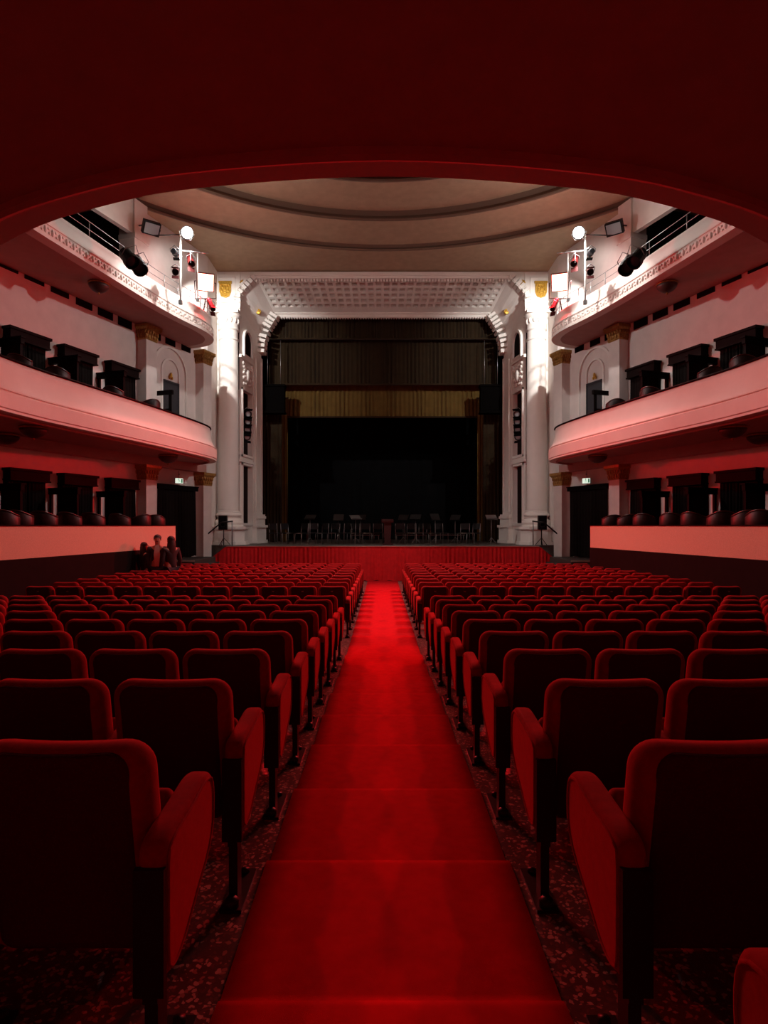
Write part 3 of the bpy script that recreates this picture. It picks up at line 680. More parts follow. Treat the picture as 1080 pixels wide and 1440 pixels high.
    def archprof(w, zs, w2, t0, t1):
        def pts(w): return [(-w, 0.02)] + [(w * math.cos(PI - PI * k / 16), zs + w * math.sin(PI - PI * k / 16)) for k in range(17)] + [(w, 0.02)]
        a, b = pts(w), pts(w2); mm = MB(); k = len(a)
        mm.loft([[(x, 0.0, z) for x, z in a], [(x, t0, z) for x, z in a], [(x, t1, z) for x, z in b], [(x, 0.0, z) for x, z in b]], closed=False, smooth=False); return mm
    obj('outer_arch_moulding', archprof(.84, 2.63, .92, .07, .05), 'white', d)
    obj('inner_arch_moulding', archprof(.43, 2.63, .49, .06, .04), 'white', d)
    mb = MB(); mb.box(-.38, .38, .01, .06, 0, 2.24); mb.box(-.42, -.38, .0, .09, 0, 2.30); mb.box(.38, .42, 0, .09, 0, 2.30); mb.box(-.42, .42, 0, .09, 2.24, 2.30)
    obj('door_leaf', mb, 'door_grey', d)
    mb = MB(); mb.ball((0, .06, 2.52), (.06, .03, .10), 8, 5); mb.ball((-.07, .05, 2.43), (.04, .03, .06), 6, 4); mb.ball((.07, .05, 2.43), (.04, .03, .06), 6, 4); obj('gilt_ornament', mb, 'gold', d)
    mb = MB(); mb.ball((.28, .075, 1.0), .025, 8, 5); obj('door_knob', mb, 'chrome', d)
    # ---- big dark curtain over the side exit, lower level
    y = 0.5 * (wall_d(216) + wall_d(270)); loc, rz = tr_wall(s, y, E - 1.17); H = 1.44 + 1.17
    d = thing('exit_curtain', 'tall dark curtain over the side exit, under the green sign, %s' % N_, 'curtain', loc, rz)
    mm = drape(-1.03, 1.03, H - .1, 0.02, 0.14, 0.17, 0.05, 60 + s); obj('curtain', mm, 'dark_drape', d, fix=False)
    mb = MB(); mb.box(-1.10, 1.10, 0.0, .24, H - .16, H); mb.box(-1.12, 1.12, 0, .26, H - .03, H + .01); obj('pelmet', mb, 'dark_wood', d)
    # ---- exit sign
    loc, rz = tr_wall(s, wall_d(241), E + 1.50, 0.30)
    d = thing('exit_sign', 'small lit green and white exit sign above the %s side curtain' % N_, 'sign', loc, rz + (0.55 * s))
    mb = MB(); mb.box(-.15, .15, -.04, .03, 0, .20); obj('case', mb, 'grey_metal', d)
    mb = MB(); mb.box(-.14, .14, .03, .035, .01, .19); obj('face', mb, 'exit_face', d)
    mb = MB()                                        # running figure and arrow
    mb.ball((.02, .037, .155), (.018, .004, .018), 8, 5); mb.bar((.02, .037, .135), (-.005, .037, .085), .03, .006); mb.bar((-.005, .037, .085), (.03, .037, .055), .018, .006); mb.bar((.03, .037, .055), (.02, .037, .025), .016, .006)
    mb.bar((-.005, .037, .085), (-.04, .037, .05), .018, .006); mb.bar((.02, .037, .125), (.05, .037, .10), .013, .006); mb.bar((.015, .037, .125), (-.02, .037, .11), .013, .006)
    mb.box(-.12, -.07, .036, .04, .03, .17)
    obj('pictogram', mb, 'exit_green', d)
    mb = MB(); mb.tube([(0, -.02, .2), (0, -.02, .45)], .012, 6); mb.ball((0, 0.02, .33), .03, 8, 5); obj('hanger', mb, 'grey_metal', d)
    # ---- vents under the gallery
    for k, px in enumerate((488 / 3.375, 0, 0)): pass
    VP = [(260.5, 489), (238.5, 480), (217.5, 471), (174.5, 454), (147, 440.5), (117, 426), (83, 408.5), (47, 390), (9, 371.5)]
    for k, (px, py) in enumerate(VP):
        y = wall_d(px); loc, rz = tr_wall(s, y, V(py, y) - 0.11)
        w = 0.23 if k < 3 else 0.27
        v = thing('vent', 'dark slotted vent high on the wall under the gallery, %s from the stage, %s' % (ORD[k], N_), 'vent', loc, rz, 'vents under the gallery')
        mb = MB(); mb.box(-w, w, -.01, .012, 0, .24); obj('backing', mb, 'vent', v)
        mb = MB()
        for (a, b, c_, d_) in ((-w - .03, w + .03, -.03, 0), (-w - .03, w + .03, .24, .27), (-w - .03, -w, 0, .24), (w, w + .03, 0, .24)): mb.box(a, b, 0, .03, c_, d_)
        obj('frame', mb, 'dado', v)
        mb = MB()
        for i in range(5): mb.box(-w, w, .008, .026, .02 + i * .046, .035 + i * .046)
        obj('slat', mb, 'vent', v)
    # ---- dome ceiling lamps (off)
    for k, (px, py, z, nm) in enumerate(((138, 404, 6.66, 'under the gallery'), (235.5, 645, 2.29, 'under the balcony, near the stage'), (46, 607, 2.29, 'under the balcony, farther from the stage'), (5, 629, 2.02, 'under the balcony, by the side wall'))):
        dd = F * (z - .12) / (VY - py); x = s * HX(px, dd)
        if k == 3: dd = 15.2; x = s * 9.42; z = 2.29
        r = .30 if k else .27
        v = thing('ceiling_lamp', 'unlit dark dome lamp %s, %s' % (nm, N_), 'lamp', (x, dd, E + z - .27))
        mb = MB(); mb.lathe([(.02, 0.0), (.10, .015), (.2 * r / .3, .06), (r * .93, .14), (r, .22)], n=20); obj('bowl', mb, 'bowl', v)
        mb = MB(); mb.lathe([(r + .01, .21), (r + .02, .235), (r * .9, .27), (.05, .272)], n=20); obj('ceiling_ring', mb, 'gold_dark', v)
        mb = MB(); mb.lathe([(.02, -.05), (.03, -.03), (.015, -.005), (.03, .005)], n=10); obj('finial', mb, 'gold_dark', v)
    # ---- boxes: parapet, floor, end wall
    pa, pb = Vector((s * 7.95, 6.4)), Vector((s * 6.19, 18.15)); dr = (pb - pa).normalized(); nn = Vector((-dr.y, dr.x)) * s   # away from the hall
    if nn.x * s < 0: nn = -nn
    def PQ(t, o, z): p = pa + dr * t + nn * o; return (p.x, p.y, z)
    Lp = (pb - pa).length
    bx = thing('box_parapet', 'salmon stippled box parapet over a dark base along the %s side of the stalls' % N_, 'parapet', (s * 7.0, 12, 0))
    def wallseg(t0, t1, o0, o1, z0, z1):
        mm = MB(); mm.loft([[PQ(t0, o0, z0), PQ(t0, o1, z0), PQ(t0, o1, z1), PQ(t0, o0, z1)], [PQ(t1, o0, z0), PQ(t1, o1, z0), PQ(t1, o1, z1), PQ(t1, o0, z1)]], smooth=False); return mm
    on(obj('stippled_band', wallseg(0, Lp, 0, .12, E - .655, E - .012), 'stipple'), bx)
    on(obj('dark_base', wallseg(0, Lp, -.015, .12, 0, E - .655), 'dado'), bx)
    on(obj('cap', wallseg(0, Lp, -.02, .16, E - .012, E + .015), 'dark_wood'), bx)
    mm = wallseg(Lp - .12, Lp, .12, .9, 0, E - .012); on(obj('end_wall', mm, 'stipple'), bx)
    mb = MB()
    a = [PQ(0, .1, E - .62), PQ(Lp - .1, .1, E - .62)]; w0, w1 = wall_pt(s, 19.9, .02, E - .62), wall_pt(s, 8.1, .02, E - .62)
    mb.add(a + [tuple(w0), tuple(w1)], [(0, 1, 2, 3)])
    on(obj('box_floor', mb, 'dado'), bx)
    # ---- landing and steps at the side exit
    ld = thing('exit_steps', 'dark stone steps with pale edges up to the %s side exit' % N_, 'steps', (s * 6.9, 20.2, 0))
    B_ = wall_pt(s, 23.12, .02)
    for k, (z, y0, xo_) in enumerate(((0.94, 20.5, 6.35), (0.75, 20.1, 6.2), (0.56, 19.7, 6.05))):
        mb = MB(); pl = [(s * xo_, y0), (s * xo_, 23.1), (B_.x, 23.1), (s * wall_x(y0) - s * .02, y0)]
        mb.prism(pl, 'z', 0 if k == 0 else 0, z - .002 * k); on(obj('tread', mb, 'landing'), ld)
        mb = MB(); mb.prism([(s * xo_, y0 - .015), (s * wall_x(y0), y0 - .015), (s * wall_x(y0), y0 + .05), (s * xo_, y0 + .05)], 'z', z - .05, z + .004); on(obj('nosing', mb, 'nosing'), ld)
    # ---- stairs from the stalls up to the stage apron
    st = thing('stage_stairs', 'dark stairs up to the stage behind the red skirt, %s end' % N_, 'stairs', (s * 6.5, 23.5, 0))
    for k in range(6):
        mb = MB(); x0, x1 = sorted((s * (5.96 + .27 * k), s * (5.96 + .27 * (k + 1)))); mb.box(x0, x1, 23.2, 24.18, 0, ZS - 0.2 * (k + 1) + .0); on(obj('step', mb, 'landing'), st)
    hr = thing('stair_handrail', 'black handrail beside the stage stairs, %s of the stage' % N_, 'handrail', (s * 6.6, 23.4, 0))
    mb = MB(); mb.tube([(s * 5.75, 23.35, ZS + .95), (s * 6.2, 23.35, ZS + .90), (s * 7.0, 23.35, ZS + .22), (s * 7.05, 23.35, ZS + .1)], .028, 8); on(obj('rail', mb, 'black_metal'), hr)
    for x, zb, zt in ((5.78, ZS, ZS + .95), (6.95, 0.05, ZS + .26)):
        mb = MB(); mb.tube([(s * x, 23.35, zb), (s * x, 23.35, zt)], .024, 8); on(obj('post', mb, 'grey_metal'), hr)
    # ---- loudspeaker on a stand at the stage corner
    x = s * HX(315, 24.1) ; ls = thing('speaker_stand', 'black pole stand carrying a loudspeaker, %s corner of the stage' % N_, 'stand', (x, 24.0, ZS))
    mb = MB(); mb.tube([(0, 0, .02), (0, 0, .62)], .02, 8); obj('pole', mb, 'black_metal', ls)
    for k in range(3):
        t = 2 * PI * k / 3 + .4; mb = MB(); mb.tube([(0, 0, .30), (.26 * math.cos(t), .26 * math.sin(t), .012)], .012, 6); obj('leg', mb, 'black_metal', ls)
    sp = thing('loudspeaker', 'small black loudspeaker on a stand before the %s stage column' % N_, 'speaker', (x, 24.0, ZS + .62))
    mb = MB(); mb.prism([(-.17, -.16), (.17, -.16), (.12, .17), (-.12, .17)], 'z', 0, .56); obj('cabinet', mb, 'plastic', sp)
    mb = MB(); mb.box(-.15, .15, -.172, -.158, .03, .53); obj('grille', mb, 'fixture', sp)
    mb = MB(); q = Matrix.Translation((0, -.172, .2)) @ Matrix.Rotation(PI / 2, 4, 'X'); mb.lathe([(.11, 0), (.115, .008), (.09, .002), (.03, -.004), (.001, .004)], n=16, mx=q); obj('woofer', mb, 'plastic', sp)
# ================================================================ BOX CHAIRS
def box_chair(label):
    c = thing('box_chair', label, 'chair', (0, 0, 0), 0, 'round-backed chairs in the boxes')
    mb = MB(); rings = []
    for k in range(13):                              # curved tub back, +Y is the back side
        t = PI * (0.05 + 0.9 * k / 12); x, y_ = .27 * math.cos(t), .27 * math.sin(t)
        h = .92 - .12 * abs(math.cos(t)) ** 2.2
        ci, si = math.cos(t), math.sin(t)
        rings.append([(x, y_, .42), (x * 1.12, y_ * 1.12, .44), (x * 1.14, y_ * 1.14, h - .03), (x * 1.07, y_ * 1.07, h), (x, y_, h - .03)])
    mb.loft(rings, smooth=True); obj('backrest', mb, 'chair_up', c)
    mb = MB(); mb.lathe([(.02, .40), (.25, .40), (.27, .43), (.25, .47), (.02, .48)], n=16); obj('seat', mb, 'chair_up', c)
    mb = MB(); mb.tube([(.29 * math.cos(PI * (0.05 + .9 * k / 12)), .29 * math.sin(PI * (.05 + .9 * k / 12)), .925 - .12 * abs(math.cos(PI * (.05 + .9 * k / 12))) ** 2.2) for k in range(13)], .018, 6); obj('top_rail', mb, 'chair_red', c)
    for q in (-1, 1):
        for w in (-1, 1):
            mb = MB(); mb.tube([(q * .18, w * .18, .41), (q * .21, w * .21, 0.0)], [.022, .016], 6); obj('leg', mb, 'chair_red', c)
    return c
spots = []
for s in (-1, 1):
    lower = [4, 26, 62, 99, 130, 169, 195, 216]
    for k, px in enumerate(lower):                   # along the parapet, at 0.35 m behind it
        # ray px meets the line behind the parapet
        pa, pb = Vector((7.95 + .42, 6.4 + .06)), Vector((6.19 + .42, 18.15 + .06)); sl = (pb.x - pa.x) / (pb.y - pa.y)
        kx = (537.5 - px) / F; d = (pa.x - sl * pa.y) / (kx - sl)
        spots.append((s, kx * d, d, E - .62, 'round-backed chair behind the %s box parapet, %s from the stage end' % (LBL[s], ORD[len(lower) - 1 - k])))
    upper = [30, 84, 158, 212, 251]
    for k, px in enumerate(upper):
        best = None
        for i, (p, n) in enumerate(zip(FULL, FN)):
            if p.x > 0 and p.y > 10:
                q = p - n * 0.55
                e = abs(q.x / q.y - (537.5 - px) / F)
                if best is None or e < best[0]: best = (e, q.x, q.y)
        spots.append((s, best[1], best[2], E + 2.845, 'round-backed chair behind the %s balcony rail, %s from the stage end' % (LBL[s], ORD[len(upper) - 1 - k])))
bc = None; rc = random.Random(5)
for (s, x, y, z, lab) in spots:
    rz = PI + rc.uniform(-.7, .5) * s - .3 * s
    if bc is None: bc = box_chair(lab); bc.location = (s * x, y, z); bc.rotation_euler = (0, 0, rz)
    else: dup(bc, (s * x, y, z), rz, lab)
# ================================================================ STAGE LIGHTING ON THE GALLERIES
def spot_can(parent_loc, aim, label, m='fixture', r=.11, L=.38, lens='lens', group='spotlights on the galleries'):
    o = thing('spotlight', label, 'spotlight', parent_loc, 0, group)
    d = (Vector(aim) - Vector(parent_loc)).normalized(); q = d.to_track_quat('Z', 'Y').to_matrix().to_4x4()
    mb = MB(); mb.lathe([(.02, -L * .55), (r * .7, -L * .55), (r * .85, -L * .45), (r * .85, L * .1), (r, L * .14), (r, L * .45), (r * .9, L * .45), (r * .88, L * .30)], n=16, mx=q, smooth=False); obj('housing', mb, m, o)
    mb = MB(); mb.lathe([(r * .88, L * .31), (r * .6, L * .34), (.005, L * .36)], n=16, mx=q); obj('lens', mb, lens, o)
    mb = MB()
    mb.tube([q @ Vector((r + .02, 0, 0)), q @ Vector((r + .03, r * .9, -.02)), q @ Vector((0, r * 1.9, -.04)), q @ Vector((-r - .03, r * .9, -.02)), q @ Vector((-r - .02, 0, 0))], .012, 6); obj('yoke', mb, 'grey_metal', o)
    for (a, b, c_, e) in () if r > .19 else ((-r, r, r, r * 1.55), (-r, r, -r * 1.55, -r)):
        mb = MB(); mb.loft([[q @ Vector(p) for p in ((a, c_ if c_ > 0 else e, L * .45), (b, c_ if c_ > 0 else e, L * .45), (b, (e if c_ > 0 else c_) * 1.05, L * .72), (a, (e if c_ > 0 else c_) * 1.05, L * .72))],
                 [q @ Vector(p) for p in ((a, (c_ if c_ > 0 else e) * 1.03, L * .45), (b, (c_ if c_ > 0 else e) * 1.03, L * .45), (b, (e if c_ > 0 else c_) * 1.08, L * .72), (a, (e if c_ > 0 else c_) * 1.08, L * .72))]], smooth=False); obj('barn_door', mb, m, o)
    return o
LIGHTS = []
for s in (-1, 1):
    N_ = LBL[s]
    def at(px, py, d): return Vector((s * HX(px, d), d, V(py, d)))
    # main pole with the white lamp
    top, bot = at(253, 334, 18.6), at(253, 428, 18.6)
    pl = thing('lighting_pole', 'tall thin pole with cross arms carrying the white lamp, %s gallery' % N_, 'pole', (top.x, top.y, bot.z))
    mb = MB(); mb.tube([(0, 0, 0), (0, 0, top.z - bot.z)], .03, 8); obj('pole', mb, 'pole', pl)
    mb = MB(); h = V(352, 18.6) - bot.z; mb.tube([(0, 0, h), (-s * .55, .15, h)], .018, 6); mb.tube([(-s * .28, .08, h), (-s * .28, .08, h - .35)], .012, 6); obj('cross_arm', mb, 'grey_metal', pl)
    mb = MB(); h2 = V(330, 18.6) - bot.z; mb.tube([(0, 0, h2), (s * .75, -.2, h2 - .12)], .018, 6); obj('stay_arm', mb, 'black_metal', pl)
    mb = MB(); mb.box(-.05, .05, -.05, .05, 0, .12); obj('clamp', mb, 'grey_metal', pl)
    L0 = at(262, 327, 18.4)
    o = thing('white_lamp', 'brilliant white lamp at the top of the pole on the %s gallery' % N_, 'lamp', L0)
    aim = Vector((-s * 1.5, 6.0, 1.5)); dv = (aim - L0).normalized(); q = dv.to_track_quat('Z', 'Y').to_matrix().to_4x4()
    mb = MB(); mb.lathe([(.03, -.16), (.15, -.14), (.17, -.02), (.19, .0), (.19, .03)], n=20, mx=q, smooth=False); obj('housing', mb, 'fixture', o)
    mb = MB(); mb.lathe([(.18, .02), (.13, .05), (.01, .065)], n=20, mx=q); obj('lit_lens', mb, 'lamp_white', o)
    mb = MB(); mb.tube([q @ Vector((.22, 0, 0)), q @ Vector((.15, -.2, -.05)), q @ Vector((-.15, -.2, -.05)), q @ Vector((-.22, 0, 0))], .012, 6); obj('yoke', mb, 'grey_metal', o)
    LIGHTS.append(('white', L0 + dv * .12, dv, s))
    # second thin pole
    t2, b2 = at(277, 355, 19.7), at(277, 424, 19.7)
    pl = thing('lighting_pole', 'short pale pole nearer the stage on the %s gallery' % N_, 'pole', (t2.x, t2.y, b2.z))
    mb = MB(); mb.tube([(0, 0, 0), (0, 0, t2.z - b2.z)], .022, 8); obj('pole', mb, 'pole', pl)
    mb = MB(); mb.tube([(-.03, 0, t2.z - b2.z), (-s * .35, 0.05, t2.z - b2.z)], .015, 6); obj('cross_arm', mb, 'grey_metal', pl)
    mb = MB(); mb.box(-.04, .04, -.04, .04, 0, .10); obj('clamp', mb, 'grey_metal', pl)
    # cans on and near the poles
    spot_can(at(245, 355, 18.2), at(300, 420, 25), 'upper can spotlight on the pole under the white lamp, %s gallery' % N_, 'fixture', .10, .34)
    spot_can(at(246, 381, 18.2), at(215, 520, 12), 'lower can spotlight on the pole under the white lamp, %s gallery' % N_, 'red_fix', .10, .30, 'fixture')
    spot_can(at(267, 366, 19.1), at(300, 470, 17), 'can spotlight hung from the cross arm, %s gallery' % N_, 'red_fix', .11, .50, 'fixture')
    spot_can(at(296, 429, 20.6), at(330, 500, 19), 'slim dark red spotlight at the stage end of the %s gallery' % N_, 'red_fix', .09, .60, 'fixture')
    spot_can(at(180, 363, 15.8), at(260, 460, 15), 'big black spotlight on the rail, nearer of the pair, %s gallery' % N_, 'fixture', .20, .46, 'fixture')
    spot_can(at(193, 373, 16.2), at(250, 480, 15), 'big black spotlight on the rail, stage side of the pair, %s gallery' % N_, 'fixture', .20, .48, 'fixture')
    # floodlight on the pier
    c = at(212, 321, 19.3)
    fl = thing('floodlight', 'square unlit floodlight on a bracket at the top of the %s pier' % N_, 'floodlight', c)
    dv = (Vector((0, 10, 2)) - c).normalized(); q = dv.to_track_quat('Z', 'Y').to_matrix().to_4x4()
    mb = MB(); mb.box(-.26, .26, -.2, .2, -.14, .06, q); mb.box(-.18, .18, -.14, .14, -.24, -.14, q); obj('housing', mb, 'fixture', fl)
    mb = MB(); mb.box(-.22, .22, -.16, .16, .06, .075, q); obj('glass', mb, 'lens', fl)
    mb = MB(); mb.tube([q @ Vector((.28, 0, 0)), (s * .35, .3, .25), (s * .65, .55, .35)], .025, 6); obj('bracket', mb, 'black_metal', fl)
    # red flood
    c = at(288, 397, 21.2)
    fl = thing('red_floodlight', 'glaring square red floodlight in a frame at the stage end of the %s gallery' % N_, 'floodlight', c)
    aim = Vector((s * 1.0, 5.0, 1.0)); dv = (aim - c).normalized(); q = dv.to_track_quat('Z', 'Y').to_matrix().to_4x4()
    mb = MB(); mb.box(-.30, .30, -.30, .30, -.12, 0, q); obj('housing', mb, 'red_fix', fl)
    mb = MB(); mb.box(-.27, .27, -.27, .27, 0, .02, q); obj('lit_face', mb, 'lamp_red', fl)
    mb = MB(); mb.tube([q @ Vector((-.32, 0, -.06)), q @ Vector((-.36, 0, -.1)), (-.36, .05, -.55), (.36, .05, -.55), q @ Vector((.36, 0, -.1)), q @ Vector((.32, 0, -.06))], .018, 6); obj('frame', mb, 'red_fix', fl)
    mb = MB(); mb.tube([(0, .05, -.55), (s * .1, .1, -1.0)], .02, 6); obj('stem', mb, 'red_fix', fl)
    LIGHTS.append(('red', c + dv * .06, dv, s))
    # cluster of dark fixtures inside the side opening of the proscenium
    for k, (px, py) in enumerate(((347.5, 582), (347, 593), (346.5, 604), (346, 614))):
        d = 26.05; p = Vector((s * (HX(px, d)), d, V(py, d)))
        o = spot_can(p, (-s * 4, 8, 1), 'black stage lantern in the %s proscenium opening, %s from the top' % (N_, ORD[k]), 'fixture', .15, .34, 'lens', 'lanterns in the proscenium openings')
        if k >= 2: LIGHTS.append(('niche' if k == 3 else 'aisle', p + (Vector((-s * 4, 8, 1)) - p).normalized() * .35, (Vector((-s * 3, 8, 1)) - p).normalized(), s))
# ================================================================ STAGE FURNITURE
def stage_chair(label):
    c = thing('stage_chair', label, 'chair', (0, 0, ZS), 0, 'black chairs on the stage')
    mb = MB(); mb.box(-.21, .21, -.2, .2, .44, .475); mb.box(-.19, .19, -.18, .18, .475, .49); obj('seat', mb, 'plastic', c)
    mb = MB(); mb.loft([[(x, .19 - .03 * math.cos(x * 6), z) for x in (-.2, -.1, 0, .1, .2)] + [(x, .215 - .03 * math.cos(x * 6), z) for x in (.2, .1, 0, -.1, -.2)] for z in (.62, .66, .84, .88)], smooth=False); obj('backrest', mb, 'plastic', c)
    for q in (-1, 1):
        mb = MB(); mb.tube([(q * .2, .18, 0), (q * .2, .17, .45), (q * .2, .2, .87)], .013, 6); obj('rear_leg', mb, 'grey_metal', c)
        mb = MB(); mb.tube([(q * .2, -.21, 0), (q * .2, -.18, .45)], .013, 6); obj('front_leg', mb, 'grey_metal', c)
    mb = MB(); mb.tube([(-.21, -.205, .455), (.21, -.205, .455)], .012, 6); obj('seat_edge', mb, 'chrome', c)
    return c
chairs = [(388, 25.6), (404, 25.9), (424, 25.7), (439, 26.3), (453, 25.6), (469, 26.2), (484, 25.8), (497, 26.4), (515, 26.0), (563, 26.0), (579, 26.5), (604, 25.8), (621, 26.0), (652, 26.1), (666, 25.7), (532, 27.3), (592, 27.4)]
pc = None; rc = random.Random(8)
order = sorted(range(len(chairs)), key=lambda i: chairs[i][0])
for r_, i in enumerate(order):
    px, d = chairs[i]; x = U(px, d); rz = rc.uniform(-.9, .9) + (0 if i % 3 else PI)
    lw = ['leftmost', 'second', 'third', 'fourth', 'fifth', 'sixth', 'seventh', 'eighth', 'ninth', 'tenth', 'eleventh', 'twelfth', 'thirteenth', 'fourteenth', 'fifteenth', 'sixteenth', 'rightmost'][r_]
    lab = 'black metal-legged chair on the stage, %s' % (lw if lw.endswith('most') else lw + ' from the left')
    if pc is None: pc = stage_chair(lab); pc.location = (x, d, ZS); pc.rotation_euler = (0, 0, rz)
    else: dup(pc, (x, d, ZS), rz, lab)
def music_stand(label, loc, rz, tilt, m='black_metal', h=1.12):
    o = thing('music_stand', label, 'music stand', loc, rz, 'music stands on the stage')
    mb = MB(); mb.tube([(0, 0, .12), (0, 0, h - .1)], .012, 6); obj('post', mb, 'grey_metal', o)
    q = Matrix.Translation((0, 0, h)) @ Matrix.Rotation(tilt, 4, 'X')
    mb = MB(); mb.box(-.23, .23, -.01, .005, -.14, .18, q); mb.box(-.23, .23, -.06, .0, -.155, -.14, q); obj('desk', mb, m, o)
    for k in range(3):
        t = 2 * PI * k / 3; mb = MB(); mb.tube([(0, 0, .28), (.25 * math.cos(t), .25 * math.sin(t), .01)], .009, 6); obj('leg', mb, 'grey_metal', o)
stands = [(436, 25.3, .9), (476, 26.8, .5), (500, 25.4, 1.0), (507, 26.6, .7), (567, 26.9, .6), (584, 25.5, .8), (612, 25.4, .5), (640, 26.8, .7), (691, 25.4, .9)]
for k, (px, d, t) in enumerate(stands):
    lw = 'leftmost' if k == 0 else 'rightmost, tilted before the side curtain' if k == len(stands) - 1 else ORD[k] + ' from the left'
    music_stand('thin music stand among the stage chairs, %s' % lw if k < 8 else 'thin music stand tilted before the right side curtain', (U(px, d), d, ZS), rc.uniform(-.6, .6), -t, 'black_metal' if k not in (2, 8) else 'grey_metal')
lc = thing('conductor_lectern', 'dark red wooden lectern at the centre of the stage front', 'lectern', (U(545, 24.6), 24.6, ZS))
mb = MB(); mb.prism([(-.12, 0), (.12, 0), (.15, .9), (-.15, .9)], 'y', -.12, .12); obj('body', mb, 'lectern', lc)
mb = MB(); q = Matrix.Translation((0, 0, .98)) @ Matrix.Rotation(.25, 4, 'X'); mb.box(-.24, .24, -.20, .20, -.02, .02, q); mb.box(-.24, .24, -.215, -.18, -.02, .05, q); obj('top', mb, 'lectern', lc)
mb = MB(); mb.box(-.22, .22, -.18, .18, 0, .07); obj('base', mb, 'lectern', lc)
for k, (p0, p1, d, nm) in enumerate(((493, 534, 27.6, 'left of the lectern'), (556, 600, 27.8, 'just right of the lectern'), (603, 652, 28.0, 'by the right side curtain'))):
    x0, x1 = U(p0, d), U(p1, d); w = (x1 - x0) / 2
    o = thing('stage_riser', 'low black platform among the chairs, %s' % nm, 'platform', ((x0 + x1) / 2, d, ZS))
    mb = MB(); mb.box(-w, w, -.4, .4, .36, .42); obj('deck', mb, 'plastic', o)
    mb = MB(); mb.box(-w, w, -.405, -.39, .34, .36); obj('edge_trim', mb, 'grey_metal', o)
    for q in (-1, 1):
        for e in (-1, 1): mb = MB(); mb.tube([(q * (w - .05), e * .35, 0), (q * (w - .05), e * .35, .37)], .02, 6); obj('leg', mb, 'grey_metal', o)
# ================================================================ THEATRE SEATS
def chaikin(P, n=2):
    for _ in range(n):
        Q = []
        for i in range(len(P)):
            a, b = P[i], P[(i + 1) % len(P)]
            Q += [(a[0] * .75 + b[0] * .25, a[1] * .75 + b[1] * .25), (a[0] * .25 + b[0] * .75, a[1] * .25 + b[1] * .75)]
        P = Q
    return P
def inset(P, k):
    cx = sum(p[0] for p in P) / len(P); cz = sum(p[1] for p in P) / len(P)
    out = []
    for x, z in P:
        L = math.hypot(x - cx, z - cz); out.append((x + (cx - x) / L * k, z + (cz - z) / L * k))
    return out
def lean(z): return 0.19 * (0.93 - z)
def back_outline(w=.2525, z0=.27, z1=.93, r=.088, rb=.05, n=7):
    P = []
    for cx, cz, rr, a0 in ((w - r, z1 - r, r, 0), (-w + r, z1 - r, r, PI / 2), (-w + rb, z0 + rb, rb, PI), (w - rb, z0 + rb, rb, 1.5 * PI)):
        for k in range(n + 1):
            t = a0 + PI / 2 * k / n; P.append((cx + rr * math.cos(t), cz + rr * math.sin(t)))
        if a0 == 0:
            for k in range(1, 6): x = (w - r) * (1 - k / 3); P.append((x, z1))
    out = []
    for x, z in P:
        if z > z1 - r: z -= .014 * (1 - (x / w) ** 2) * ((z - z1 + r) / r)
        out.append((x, z))
    return out
